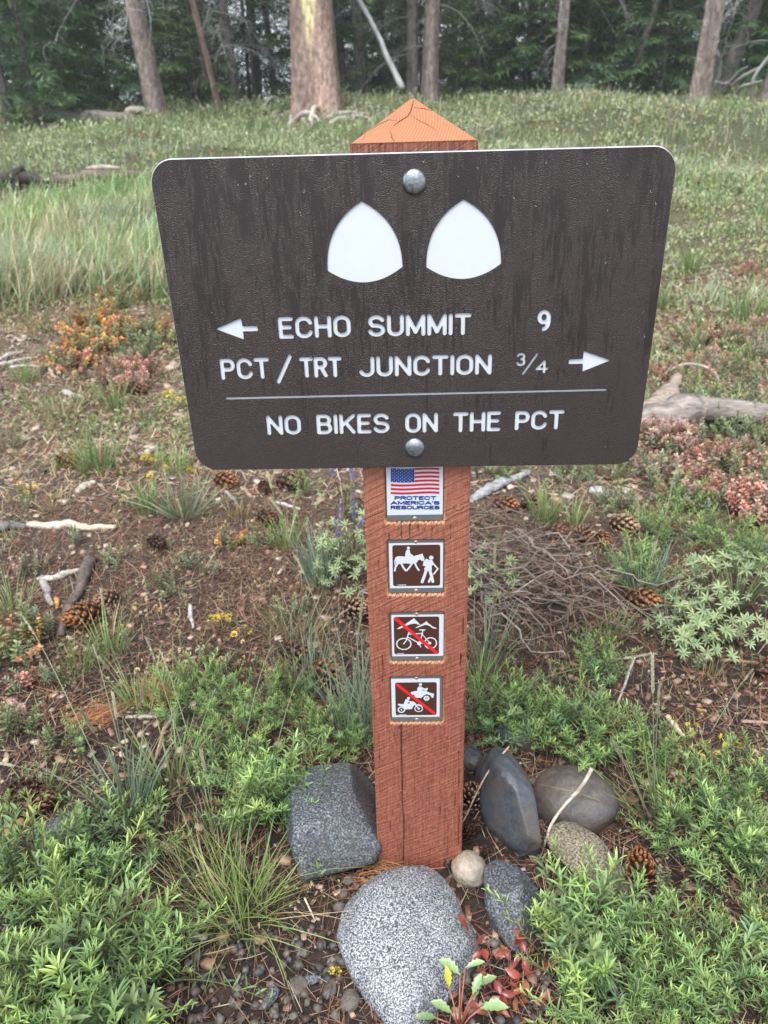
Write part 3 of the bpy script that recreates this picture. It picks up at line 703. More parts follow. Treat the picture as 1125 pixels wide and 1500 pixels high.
# ------------------------------------------------------------------ the four plates with stickers on the post
def decal(i, label, white, panel, build):
    R = PLATES[i][0]; x0, x1, z0, z1 = plates[i]; cx, cz = (x0 + x1) / 2, (z0 + z1) / 2; B = (cx, YP, cz)
    t = empty('sticker_plate', (cx, YP, cz)); tag(t, label, 'sticker', 'sticker plates on the post')
    place('plate', fill_mesh('plate', [rrect(x0, x1, z0, z1, .0025, 4)], MAT['alu'], .0008, .0003), t, YP + .0012, B)
    Q = lambda p: on_y(*R(*p), YP)
    def quad(b):
        a_, b_, c_, d_ = Q((b[0], b[2])), Q((b[1], b[2])), Q((b[1], b[3])), Q((b[0], b[3]))
        return (a_[0] + d_[0]) / 2, (b_[0] + c_[0]) / 2, (c_[1] + d_[1]) / 2, (a_[1] + b_[1]) / 2
    w = quad(white); place('white_label', fill_mesh('white_label', [rrect(*w, .0008, 3)], MAT['sticker_white'], .0001), t, YP - .0002, B)
    if panel: w = quad(panel); place('brown_panel', fill_mesh('brown_panel', [rrect(*w, .0032, 5)], MAT['sticker_brown'], .00005), t, YP - .0004, B)
    def draw(name, shapes, mat, y=.0006, h=.0001):
        k = 1 / 6.25 * .14 / 150 * 1.03; out = []
        for s in shapes:
            if s[0] in ('line', 'poly', 'cut'):
                r = s[2] * k if len(s) > 2 else 0; out.append((s[0], [Q(p) for p in s[1]], r))
            elif s[0] == 'ring': c_ = Q((s[1], s[2])); out.append(('ring', c_[0], c_[1], s[3] * k, s[4] * k * 1.08, s[5] * k))
            else: c_ = Q((s[1], s[2])); out.append(('disc', c_[0], c_[1], s[3] * k, s[4] * k * 1.08))
        return place(name, fill_mesh(name, trace(out, h), mat, .00004), t, YP - y, B)
    build(draw, Q)
    zs_ = [z0 + .0031] + ([z1 - .0031] if i else [])
    for zz in zs_:
        s_ = dome('screw', (0, .0004, zz - cz), .0029, .0014, MAT['screw'], t, 12, 3)
        inst('slot', fill_mesh('slot', [[(-.0012, -.0002), (.0012, -.0002), (.0012, .0002), (-.0012, .0002)]], MAT['groove'], .0001), s_, (0, 0, .00135))
    return t
def text(draw, Q, name, txt, x0, x1, y0, y1, r, mat, gap=.3):
    ws = [GL[c][1] * 1.0 + (.0 if c in "I'" else .0) for c in txt]; tot = sum(ws) + gap * (len(txt) - 1); k = (x1 - x0) / tot; x = x0
    for ch, w in zip(txt, ws):
        draw('letter', [('line', [(x + p[0] * w * k, y1 + (y0 - y1) * p[1]) for p in s], r) for s in GL[ch][0]], mat); x += (w + gap) * k
def d1(draw, Q):
    wav = lambda x: 5 * math.sin((x - 325) / 450 * 6.0)
    for j in range(7):
        yc = 106 + j * 36.2; x0 = 546 if j < 4 else 328
        up = [(x, yc - 9.5 + wav(x)) for x in np.linspace(x0, 772, 16)]; dn = [(x, yc + 9.5 + wav(x)) for x in np.linspace(772, x0, 16)]
        draw('stripe', [('poly', up + dn)], MAT['flag_red'])
    up = [(x, 97 + wav(x)) for x in np.linspace(328, 543, 8)]; dn = [(x, 224 + wav(x)) for x in np.linspace(543, 328, 8)]
    draw('canton', [('poly', up + dn)], MAT['sticker_blue'])
    for r in range(9):
        for c_ in range(6 if r % 2 == 0 else 5):
            x = 346 + c_ * 35 + (17 if r % 2 else 0); y = 106 + r * 13.6 + wav(x)
            draw('star', [('poly', [(x + (6 if q % 2 == 0 else 2.6) * math.sin(q * math.pi / 5), y - (6 if q % 2 == 0 else 2.6) * math.cos(q * math.pi / 5)) for q in range(10)])], MAT['sticker_white'], .0008, .00007)
    text(draw, Q, 'l', 'PROTECT', 368, 739, 357, 383, 5.0, MAT['sticker_blue'])
    text(draw, Q, 'l', "AMERICA'S", 331, 770, 402, 427, 5.0, MAT['sticker_blue'])
    text(draw, Q, 'l', 'RESOURCES', 331, 770, 445, 470, 5.0, MAT['sticker_blue'])
decal(0, 'sticker with US flag reading PROTECT AMERICA\'S RESOURCES, topmost on the post', (290, 805, 30, 525), None, d1)
def d2(draw, Q):
    w = MAT['sticker_white']
    draw('horse_and_rider', [('poly', [(372, 917), (388, 906), (410, 903), (470, 908), (540, 903), (575, 893), (604, 885), (618, 878), (621, 893), (636, 926), (630, 946), (612, 945), (598, 932), (580, 938), (560, 965), (520, 972), (470, 968), (430, 968), (400, 975), (375, 962)], 1),
        ('line', [(545, 960), (566, 1005), (584, 1031)], 8), ('line', [(530, 958), (498, 1005), (475, 1033)], 8), ('line', [(420, 960), (442, 1006), (464, 1033)], 9), ('line', [(385, 955), (388, 978), (370, 1003), (364, 1036)], 8), ('line', [(376, 915), (364, 950), (368, 985)], 5),
        ('disc', 489, 829, 14, 14), ('poly', [(476, 846), (500, 848), (506, 882), (532, 896), (526, 905), (498, 898), (496, 916), (464, 914), (462, 890), (468, 856)], 2)], w)
    draw('hiker', [('disc', 698, 917, 20, 19), ('poly', [(652, 928), (670, 934), (650, 994), (622, 987), (632, 950)], 2), ('poly', [(676, 938), (706, 940), (722, 972), (700, 992), (702, 1030), (668, 1036), (634, 1022), (652, 988)], 2),
        ('line', [(712, 965), (758, 1018), (722, 1066)], 7), ('line', [(655, 1018), (640, 1070), (615, 1138)], 13), ('line', [(682, 1025), (700, 1080), (712, 1135)], 13), ('line', [(692, 1100), (676, 1138)], 9)], w)
    text(draw, Q, 'l', 'CARSONITE', 388, 468, 1163, 1170, 1.2, w)
decal(1, 'square brown sticker with horse rider and walking hiker in white, below the flag', (315, 805, 783, 1195), (345, 780, 800, 1175), d2)
def d3(draw, Q):
    w = MAT['sticker_white']
    draw('mountains', [('poly', [(380, 318), (432, 288), (462, 274), (478, 262), (512, 240), (540, 219), (556, 240), (572, 252), (600, 284), (572, 276), (545, 268), (512, 274), (482, 283), (442, 304), (405, 318)]), ('poly', [(548, 310), (586, 290), (612, 276), (636, 262), (655, 247), (668, 264), (692, 280), (712, 298), (740, 306), (750, 318), (712, 312), (688, 294), (664, 284), (640, 281), (600, 296), (572, 308)])], w)
    draw('bicycle', [('ring', 447, 456, 67, 57, 5.5), ('ring', 692, 448, 55, 55, 5.5), ('line', [(445, 456), (470, 425), (492, 352), (508, 350)], 5), ('line', [(492, 366), (608, 360)], 5), ('line', [(484, 392), (585, 448)], 5.5), ('line', [(622, 332), (606, 400), (588, 448)], 5), ('line', [(612, 362), (660, 420), (690, 448)], 4), ('line', [(588, 450), (690, 448)], 4), ('line', [(594, 327), (640, 328)], 6), ('disc', 587, 450, 19, 19), ('line', [(587, 455), (602, 484)], 4), ('disc', 686, 448, 13, 13)], w, .0006)
    draw('prohibition_bar', [('line', [(374, 226), (740, 532)], 16)], MAT['sticker_red'], .0008)
    text(draw, Q, 'l', 'CARSONITE', 384, 448, 541, 547, 1.1, w)
decal(2, 'square brown sticker with bicycle and mountains crossed by red bar, third down the post', (337, 810, 190, 568), (357, 770, 207, 550), d3)
def d4(draw, Q):
    w = MAT['sticker_white']
    draw('quad_bike', [('disc', 599, 827, 15, 14), ('poly', [(586, 845), (608, 846), (628, 862), (640, 866), (664, 858), (666, 868), (650, 888), (690, 905), (724, 912), (716, 948), (702, 946), (690, 925), (655, 915), (625, 930), (610, 948), (560, 948), (548, 916), (512, 912), (512, 898), (548, 888), (570, 886), (572, 862)], 1), ('ring', 655, 953, 20, 19, 8), ('disc', 655, 953, 6, 6), ('ring', 535, 930, 18, 18, 6), ('cut', [(612, 872), (632, 876), (645, 884), (620, 882)])], w)
    draw('dirt_bike', [('disc', 490, 953, 15, 14), ('poly', [(466, 962), (486, 966), (500, 980), (532, 984), (546, 990), (566, 1012), (540, 1014), (520, 1050), (460, 1054), (446, 1032), (394, 1016), (394, 1004), (444, 1008)], 1), ('ring', 425, 1058, 31, 29, 6.5), ('disc', 425, 1058, 8, 8), ('ring', 583, 1048, 37, 34, 4.5), ('disc', 583, 1048, 12, 12), ('line', [(530, 985), (583, 1048)], 5), ('line', [(552, 1018), (580, 1008), (612, 1022)], 4), ('cut', [(478, 992), (500, 988), (505, 996), (486, 1002)])], w)
    draw('prohibition_bar', [('line', [(388, 830), (725, 1090)], 15)], MAT['sticker_red'], .0008)
    text(draw, Q, 'l', 'CARSONITE', 398, 468, 1102, 1108, 1.1, w)
decal(3, 'brown sticker with quad bike and dirt bike crossed by red bar, lowest on post', (335, 775, 775, 1125), (370, 748, 808, 1108), d4)
# ------------------------------------------------------------------ forest: trunks, crowns, dead branches
BK1, BK2, BK3 = (.155, .13, .12), (.11, .095, .09), (.21, .17, .15)
def trunk_mesh(seed, r0, H, lean=(0, 0), flare=1.35, col=BK1, n=22, ridge=.05, lobes=0, wound=None, bendy=0.):
    rg = np.random.default_rng(seed)
    hs = np.concatenate([[-.6, -.15, 0, .08, .18, .32, .5, .75, 1.0], np.arange(1.4, 5.4, .35), np.arange(5.6, H, 1.2), [H]])
    V = []; C = []; ph = rg.uniform(0, 6.28, 8); k2 = rg.normal(size=(3, 2)); lump = rg.normal(0, 1, n)
    bx, by = rg.uniform(0, 6.28, 2)
    for z in hs:
        a = np.arange(n) / n * 2 * math.pi
        r = r0 * (1 - .75 * max(z, 0) / H) * (1 + (flare - 1) * math.exp(-max(z, 0) / (r0 * 1.6 + .1)))
        rr = r * (1 + ridge * np.sin(a * 5 + ph[0] + z * .3) + ridge * .6 * np.sin(a * 9 + ph[1] - z * .5) + .012 * rg.normal(size=n) + .1 * math.exp(-max(z, 0) / .4) * np.sin(a * 4 + ph[2]))
        if lobes: rr = rr * (1 + .16 * np.cos(2 * (a - .05)) + .05 * np.cos(3 * a + ph[3]))
        cx = lean[0] * z + bendy * math.sin(z * .8 + bx); cy = lean[1] * z + bendy * math.sin(z * .7 + by)
        V.append(np.stack([cx + rr * np.cos(a), cy + rr * np.sin(a), np.full(n, z)], 1))
        c = np.array(col)[None] * (1 + .22 * np.sin(a * 3 + ph[4] + z)[:, None] + .12 * rg.normal(size=(n, 1)))
        if wound is not None:
            a0, w, z0, yc = wound; da = (a - a0 + math.pi) % (2 * math.pi) - math.pi
            ww = w * np.clip((z - z0) / 1.2, 0, 1) * (1 + .25 * math.sin(z * 5)); k = np.clip((ww - np.abs(da)) * 9, 0, 1)[:, None]
            c = c * (1 - k) + np.array(yc) * (1 + .25 * np.sin(z * 9 + a * 20))[:, None] * k
        C.append(np.clip(c, .01, 1))
    m_ = len(hs); V = np.concatenate(V); C = np.concatenate(C)
    Q = [(j * n + i, j * n + (i + 1) % n, (j + 1) * n + (i + 1) % n, (j + 1) * n + i) for j in range(m_ - 1) for i in range(n)]
    return Acc().add(V, Q, C).mesh('trunk', MAT['bark'], True)
DEADC = (.3, .295, .29)
def dead_branch_mesh(seed, L, droop, name='dead_branch', twigs=14, r=.014, curl=.25, col=DEADC):
    rg = np.random.default_rng(seed); a = Acc()
    t = np.linspace(0, 1, 9)[:, None]; P = np.hstack([t * L, rg.normal(0, .03, (9, 1)).cumsum(0) * L, -droop * L * t ** 2 + .12 * L * t])
    V, Q, T = tube(P, r * (1 - .8 * t[:, 0]), 6, seed, .1); a.add(V, Q, np.array(col) * rg.uniform(.7, 1.1), T)
    for i in range(twigs):
        f = rg.uniform(.15, 1); p = P[int(f * 8)]; l = L * rg.uniform(.15, .45); d = norm(np.array([rg.uniform(.1, 1), rg.normal(0, .8), rg.normal(-.35, .5)]))
        q = wander(p, p + d * l, 6, curl, rg); V, Q, T = tube(q, np.linspace(r * .35, r * .12, 6), 4, i, .1); a.add(V, Q, np.array(col) * rg.uniform(.6, 1.25), T)
        for k in range(2):
            p2 = q[rg.integers(2, 6)]; q2 = wander(p2, p2 + norm(rg.normal(size=3) + [.3, 0, -.5]) * l * .5, 4, curl, rg); V, Q, T = tube(q2, np.linspace(r * .18, r * .08, 4), 3, i, .1); a.add(V, Q, np.array(col) * rg.uniform(.6, 1.25), T)
    return a.mesh(name, MAT['bark'])
DBR = [dead_branch_mesh(40 + i, RND.uniform(1.1, 1.8), RND.uniform(.3, 1.0)) for i in range(6)]
GRN = [(.09, .155, .07), (.115, .19, .08), (.14, .22, .08), (.10, .18, .105), (.19, .26, .09)]
def crown_mesh(seed, H, R, z0, dark=1.0, step=.17, br=7, green=(0, 1, 2, 3), droop=.25, tw=.07):
    """whorled branches, each a spray of needle-covered twigs"""
    rg = np.random.default_rng(seed); P, D, B, L, W, C0, C1 = [], [], [], [], [], [], []
    a = Acc(); z = z0
    while z < H - .1:
        f = (z - z0) / (H - z0); Rb = R * (1 - f) ** .8 * rg.uniform(.8, 1.1) + .1
        if f < .06: Rb *= .75
        for b in range(br):
            if rg.uniform() < .14: continue
            th = rg.uniform(0, 6.283); l = Rb * rg.uniform(.65, 1.12); up = .25 * f + rg.normal(0, .08); dr = droop * (1 - f)
            cth, sth = math.cos(th), math.sin(th); nn = max(4, int(l / (tw * .85))); base = np.array(GRN[green[rg.integers(len(green))]]) * dark * rg.uniform(.75, 1.25)
            zz = z + rg.uniform(-.08, .08)
            for i in range(nn):
                t = (i + .6) / nn
                if t < .12: continue
                r_ = l * t; p = np.array([cth * r_, sth * r_, zz + up * r_ - dr * r_ * t + rg.normal(0, .012)])
                wl = (tw * 1.5 + l * .32 * (1 - t) ** .7) * rg.uniform(.6, 1.15)
                for sgn in (-1, 1):
                    an = th + sgn * rg.uniform(.6, 1.05); d = np.array([math.cos(an), math.sin(an), up - dr * 1.2 * t + rg.normal(0, .12)])
                    k = rg.uniform(.7, 1.25)
                    for q_ in range(2):
                        P.append(p + d * wl * q_ * .35); dd = d + rg.normal(0, .28, 3); D.append(dd); B.append([rg.normal(0, .4), rg.normal(0, .4), 1]); L.append(wl * (.8 if q_ else .7)); W.append(tw * rg.uniform(.22, .42))
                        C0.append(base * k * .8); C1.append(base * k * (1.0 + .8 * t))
            P.append([cth * l * .9, sth * l * .9, zz + up * l * .9 - dr * l * .8]); D.append([cth, sth, up - dr]); B.append([0, 0, 1]); L.append(tw * 2.6); W.append(tw * .4); C0.append(base); C1.append(base * 1.9)
        z += step * rg.uniform(.7, 1.2)
    V, Q, C = blades(P, D, B, L, W, C0, C1, ((0, .5), (.45, 1), (1, .12)), -.15)
    a.add(V, Q, C); return a.mesh('crown', MAT['needles'])
def spars(name, seed, H, R, z0, n, col=(.12, .1, .09)):
    rg = np.random.default_rng(seed); a = Acc()
    for i in range(n):
        z = rg.uniform(z0, H); th = rg.uniform(0, 6.28); l = R * (1 - .6 * z / H) * rg.uniform(.5, 1)
        P = wander((0, 0, z), (math.cos(th) * l, math.sin(th) * l, z - l * rg.uniform(-.1, .4)), 6, .12, rg)
        V, Q, T = tube(P, np.linspace(.018, .004, 6), 4, i, .1); a.add(V, Q, np.array(col) * rg.uniform(.6, 1.8), T)
    return a.mesh(name, MAT['bark'])
FIR = [crown_mesh(60, 4.2, 1.5, .15), crown_mesh(61, 5.5, 1.9, .25, .85, .2), crown_mesh(62, 2.6, 1.0, .1, 1.15, .13, 7, (1, 2, 4), .2, .055), crown_mesh(63, 1.6, .6, .06, 1.35, .1, 7, (1, 2, 4), .15, .045)]
TALL = [crown_mesh(70, 13, 2.6, 1.2, .8, .36, 7, (0, 1, 3), .35, .14), crown_mesh(71, 15, 2.9, 2.2, .9, .4, 7, (0, 1, 2), .4, .15), crown_mesh(72, 12, 2.4, 3.0, 1.3, .4, 6, (2, 4, 4), .35, .15)]
TR = [trunk_mesh(80, .17, 13, col=BK2), trunk_mesh(81, .24, 15, col=BK1), trunk_mesh(82, .13, 12, col=BK2, bendy=.05)]
TRS = [trunk_mesh(85, .05, 4.0, n=8, col=BK2), trunk_mesh(86, .03, 2.2, n=8, col=BK2)]
SP = [spars('bare_branches', 90 + i, 6, 1.3, .5, 70) for i in range(3)]

def tree(name, label, loc, trunk, crown=None, extra=(), rot=0, sc=1, group=None, cat='tree'):
    t = empty(name, loc, (0, 0, rot), sc); tag(t, label, cat, group)
    inst('trunk', trunk, t)
    if crown is not None: inst('crown', crown, t)
    for nm, me, l, r, s in extra: inst(nm, me, t, l, r, s)
    return t
def dbs(rg, n, r, zlo, zhi, side=None):
    out = []
    for i in range(n):
        th = rg.uniform(0, 6.28) if side is None else rg.normal(side, .5); z = rg.uniform(zlo, zhi)
        out.append(('dead_branch', DBR[rg.integers(6)], (math.cos(th) * r * .8, math.sin(th) * r * .8, z), (0, rg.normal(0, .2), th), rg.uniform(.5, 1.0)))
    return out
rg = np.random.default_rng(33)
def px2m(w, D): return w * math.hypot(D, .0) / FPX / 1.05
# the trunks one can pick out along the edge of the meadow: px at the base, distance, width in px, lean, label
TLIST = [
 (231, 15.6, 33, -.10, .0, BK3, 'pinkish grey fir trunk standing alone between the fallen driftwood and the split giant', 12, 1.25, .02),
 (533, 18.5, 21, -.03, 0, BK1, 'straight grey trunk just right of the giant trunk with stripped bark', 10, 1.2, .02),
 (606, 17.2, 21, -.01, 0, BK1, 'slimmer darker trunk of the close pair behind the post top', 14, 1.2, .02),
 (631, 16.6, 27, .03, 0, BK3, 'paler thicker trunk of the close pair behind the post top', 16, 1.25, .03),
 (815, 16.8, 19, .05, 0, BK1, 'slim grey trunk with stubby dead branch right of the close pair', 12, 1.3, .04),
 (735, 21, 15, .0, 0, BK2, 'dim slender trunk deep in the trees right of the close pair', 10, 1.2, .02),
 (922, 17.6, 14, .17, 0, BK1, 'thin curved trunk leaning right before the dark firs', 8, 1.5, .10),
 (1020, 15.6, 30, .03, 0, BK3, 'thick brownish grey trunk at the right end of the treeline', 14, 1.25, .03),
 (1052, 17.5, 25, .24, 0, BK1, 'grey forked-looking trunk leaning right beside the thick right trunk', 12, 1.3, .06),
 (1118, 15.2, 26, .16, 0, BK1, 'grey trunk with root-like dead limbs at the meadow corner', 14, 1.6, .05),
 (326, 16.8, 11, -.22, 0, (.2, .13, .11), 'reddish leaning dead snag left of the giant split trunk', 10, 1.3, .08),
 (345, 17.8, 17, -.04, 0, BK2, 'dark upright trunk behind the reddish leaning snag', 14, 1.3, .03),
 (404, 19, 12, -.05, 0, BK2, 'dark thin trunk between the leaning snag and the giant trunk', 10, 1.2, .03),
 (14, 16.4, 18, -.12, 0, BK2, 'dim grey trunk at the left edge beside a bushy fir', 12, 1.4, .05),
 (252, 22, 17, -.10, 0, BK2, 'dark trunk half hidden behind the lone pinkish trunk', 10, 1.1, .02),
 (560, 24, 13, .0, 0, BK2, 'dark trunk in the shade between giant trunk and close pair', 10, 1.1, .02),
 (108, 19.5, 13, -.10, 0, BK2, 'thin dark trunk inside the firs left of the lone pinkish trunk', 10, 1.1, .03),
 (160, 21, 12, -.08, 0, BK1, 'thin grey trunk a little left of the lone pinkish trunk', 10, 1.1, .03),
 (300, 20, 12, -.08, 0, BK1, 'thin grey trunk just left of the leaning snag', 10, 1.1, .03),
 (382, 22, 13, -.03, 0, BK1, 'grey trunk between dark upright trunk and giant', 10, 1.1, .03),
 (663, 19.5, 12, .0, 0, BK1, 'thin grey trunk touching the close pair on its right', 10, 1.1, .03),
 (697, 22, 14, .02, 0, BK2, 'dark trunk right of the close pair in deep shade', 10, 1.1, .02),
 (772, 20, 12, .05, 0, BK1, 'thin grey trunk left of the slim stubby-branched trunk', 10, 1.1, .03),
 (985, 20, 14, .06, 0, BK2, 'dark trunk close behind the thick right trunk on its left', 10, 1.1, .03),
 (950, 23, 12, .06, 0, BK1, 'slim grey trunk between thin curved trunk and thick right trunk', 10, 1.1, .03),
 (870, 25, 12, .05, 0, BK2, 'faint dark trunk deep among the firs left of the thin curved trunk', 10, 1.1, .02)]
for i, (px, D, w, lx, ly, col, lab, nb, fl, bd) in enumerate(TLIST):
    r = w * D / FPX / 2 * .74; p = at_dist(px, D)
    tm = trunk_mesh(100 + i, r, 14, (lx, ly), fl, col, bendy=bd)
    side = [-math.pi / 2 if k % 2 else None for k in range(2)][i % 2]
    tree('fir_tree', lab, p, tm, TALL[i % 3] if i not in (6, 10) else None, dbs(rg, nb // 2, r, .8, 4.5) + dbs(rg, nb // 3, r, 1.2, 5, -math.pi / 2), 0, 1.0, 'trees along the meadow edge')
    c = [o for o in bpy.data.objects if o.name.startswith('crown') and o.parent and o.parent.location == p]
    for o in c: o.location = (lx * 6, 0, 6.0)
# the giant with stripped bark
p = at_dist(465, 15.2)
tm = trunk_mesh(150, .335, 16, (-.0, 0), 1.35, (.27, .19, .155), n=64, ridge=.035, lobes=1, wound=(-math.pi / 2 - .12, .52, .75, (.56, .47, .27)))
big = tree('giant_fir_tree', 'giant pale trunk with yellow wood laid bare down its front and flared base', p, tm, TALL[1], dbs(rg, 8, .4, 2, 5, 0) + dbs(rg, 6, .4, 1.6, 4.6, math.pi))
for o in big.children:
    if o.name.startswith('crown'): o.location = (0, 0, 4.5)
# bushy young firs in front of and between the trunks
YOUNG = [(52, 16.6, 0, 1.05, 'bushy bright green young fir at the far left of the treeline'), (120, 20, 1, 1.0, 'broad dark fir behind the fallen driftwood'), (165, 19, 0, .85, 'middle-sized green fir left of the lone pinkish trunk'), (290, 18.5, 2, 1.1, 'small green fir between lone pinkish trunk and leaning snag'), (375, 20, 0, .95, 'green fir behind the leaning snag'), (262, 20.5, 0, 1, 'fir behind the lone pinkish trunk'), (700, 20, 0, .9, 'dark fir right of the close pair of trunks'), (668, 18.3, 2, .85, 'small dark fir touching the close pair of trunks'), (770, 19.5, 1, .85, 'tall dark fir left of the slim stubby-branched trunk'), (852, 18.7, 0, 1.0, 'bushy fir right of the slim stubby-branched trunk'), (890, 21, 1, 1, 'tall fir behind the thin curved trunk'), (965, 18.6, 0, 1.1, 'bushy fir between thin curved trunk and thick right trunk'), (1085, 19, 0, .9, 'fir behind the leaning trunk at the right'), (575, 20, 2, 1.2, 'low fir in the gap left of the close pair of trunks'), (505, 21, 0, 1, 'fir peeping out right of the giant trunk'), (790, 23, 2, 1.2, 'low dark fir deep behind the slim stubby-branched trunk')]
for i, (px, D, k, s, lab) in enumerate(YOUNG):
    tree('young_fir', lab, at_dist(px, 16.6 + (D - 16.6) * .55), TRS[0 if k < 2 else 1], FIR[k], rot=RND.uniform(0, 6), sc=s, group='young firs in the treeline')
tree('fir_seedling', 'tiny green fir seedling in the grass before the giant trunk', gp(366, 205), TRS[1], FIR[3], sc=.28, group=None)
for i in range(92):                          # the wood beyond
    D = 20 + 26 * (i / 92) ** .8 + RND.uniform(-1, 2); px = -260 + (i * 379.7) % 1650; p = at_dist(px, D)
    k = i % 5
    if D > 23 and (abs(px - 375) < 60 or abs(px - 190) < 30): continue
    if k < 2: tree('young_fir', ('bushy dark fir deep in the wood left of the giant trunk', 'bushy dark fir deep in the wood right of the giant trunk')[px > 465], p, TRS[0], FIR[k], rot=RND.uniform(0, 6), sc=RND.uniform(.9, 1.35), group='firs deep in the wood')
    else:
        j = k % 3; t = tree('fir_tree', ('tall bare-stemmed fir deep in the wood left of the giant trunk', 'tall bare-stemmed fir deep in the wood right of the giant trunk')[px > 465], p, TR[j], TALL[j], [('bare_branches', SP[j], (0, 0, 0), (0, 0, 0), 1.0)], RND.uniform(0, 6), RND.uniform(.8, 1.1), 'tall trees deep in the wood')
# side and rear fill so that the edges go on
for i in range(26):
    sgn = -1 if i % 2 else 1; y = 8 + RND.uniform(0, 10); x = sgn * (9 + y * .45 + RND.uniform(0, 9))
    tree('fir_tree', 'tall fir with bare lower trunk deep in the wood', (x, y + 6, float(gz(x, y + 6))), TR[i % 3], TALL[i % 3], (), RND.uniform(0, 6), 1, 'tall trees deep in the wood')

# ------------------------------------------------------------------ fallen wood at the treeline
def stick(name, label, pts, r, col, seed=1, group=None, cat='branch', n=7, rough=.15, mat='wood', parent=None, extra=()):
    pts = [np.array(p) for p in pts]; rg_ = np.random.default_rng(seed)
    fine = []; ex = [2 * pts[0] - pts[1]] + pts + [2 * pts[-1] - pts[-2]]; k = max(4, int(18 / (len(pts) - 1)))
    for j in range(1, len(ex) - 2):
        a0, a1, a2, a3 = ex[j - 1:j + 3]
        for q in range(k):
            t = q / k; fine.append(.5 * (2 * a1 + (a2 - a0) * t + (2 * a0 - 5 * a1 + 4 * a2 - a3) * t * t + (3 * a1 - a0 - 3 * a2 + a3) * t ** 3))
    fine.append(pts[-1]); fine = np.array(fine); nf = len(fine); w = np.cumsum(rg_.normal(0, 1, (nf, 3)), axis=0); w -= np.linspace(0, 1, nf)[:, None] * w[-1]
    fine += w * np.mean(r) * .16
    R = np.interp(np.linspace(0, 1, len(fine)), np.linspace(0, 1, len(np.atleast_1d(r))), np.atleast_1d(r)) if hasattr(r, '__len__') else np.full(len(fine), r)
    R = R * (1 + rough * .5 * np.interp(np.arange(nf), np.arange(0, nf + 3, 3), rg_.normal(size=len(np.arange(0, nf + 3, 3)))))
    n = max(n, 10 if np.mean(r) > .006 else 6); V, Q, T = tube(fine, R, n, seed, rough * .6); base = pts[0]
    a = Acc(); C = np.array(col)[None] * rg_.uniform(.65, 1.25, (len(V), 1)); a.add(V - base, Q, C, T)
    for (e, er, ec) in extra:
        e = np.array(e); e = np.stack([np.interp(np.linspace(0, len(e) - 1, 12), np.arange(len(e)), e[:, k]) for k in range(3)], 1); er = np.interp(np.linspace(0, 1, 12), np.linspace(0, 1, len(np.atleast_1d(er))), np.atleast_1d(er)) * rg_.uniform(.8, 1.15, 12); V, Q, T = tube(e - base, er, n, seed + 3, rough); a.add(V, Q, np.array(ec)[None] * rg_.uniform(.7, 1.2, (len(V), 1)), T)
    o = a.obj(name, MAT[mat], parent, loc=tuple(base)); 
    if parent is None: tag(o, label, cat, group)
    return o
def up(p, h): return (p[0], p[1], p[2] + h)
PALE = (.42, .38, .33); GREYW = (.28, .26, .25)
stick('fallen_snag', 'long white bare snag leaning down to the right of the giant trunk', [up(at_dist(503, 16.8), 2.35), up(at_dist(548, 16.4), 1.25), up(at_dist(590, 16), .25)], [.03, .05, .06], (.5, .5, .49), 3)
L0 = [up(gp(2, 182), .12), up(gp(60, 180), .12), up(gp(130, 181), .10), up(gp(205, 178), .05)]
stick('fallen_log', 'pale weathered driftwood log lying at the far left before the firs', L0, [.16, .15, .12, .05], PALE, 4, cat='log')
stick('broken_stub', 'upright orange broken stub at the left edge by the pale log', [gp(4, 184), up(gp(10, 180), .45), up(gp(16, 178), .62)], [.12, .09, .03], (.48, .27, .13), 5, cat='stump')
for i, (a_, b_, h, lab) in enumerate([((136, 172), (150, 168), .35, 'pale broken chunk sticking up from the left log'), ((190, 182), (222, 176), .3, 'pale root pieces just left of the lone pinkish trunk'), ((30, 186), (70, 175), .3, 'grey gnarled limb on top of the left log')]):
    stick('wood_chunk', lab, [gp(*a_), up(gp(*a_), h * .8), up(gp(*b_), h * .6), gp(*b_)], [.05, .06, .05, .03], PALE, 6 + i, cat='driftwood')
rt = empty('root_tangle', gp(440, 182)); tag(rt, 'pale twisted roots and splinters heaped at the foot of the giant trunk', 'roots'); b0 = Vector(rt.location)
for i, (a_, b_, h, r) in enumerate([((372, 178), (440, 168), .05, .035), ((400, 180), (445, 172), .12, .03), ((425, 186), (450, 160), .3, .06), ((445, 188), (438, 155), .5, .05), ((452, 188), (470, 172), .2, .05), ((470, 180), (540, 172), .12, .04), ((480, 186), (520, 180), .1, .04), ((500, 176), (548, 178), .08, .03), ((430, 180), (470, 184), .15, .05), ((380, 168), (420, 160), .25, .02)]):
    A_, B_ = gp(*a_) - b0, gp(*b_) - b0; stick('root', '', [A_, (A_ + B_) / 2 + Vector((0, 0, h)), B_ + Vector((0, 0, h * .4))], [r, r * .9, r * .4], PALE, 20 + i, parent=rt)
dt = empty('dead_limbs', gp(1060, 150)); tag(dt, 'tangle of bleached curling limbs at the foot of the right trunks', 'dead branches'); b0 = Vector(dt.location)
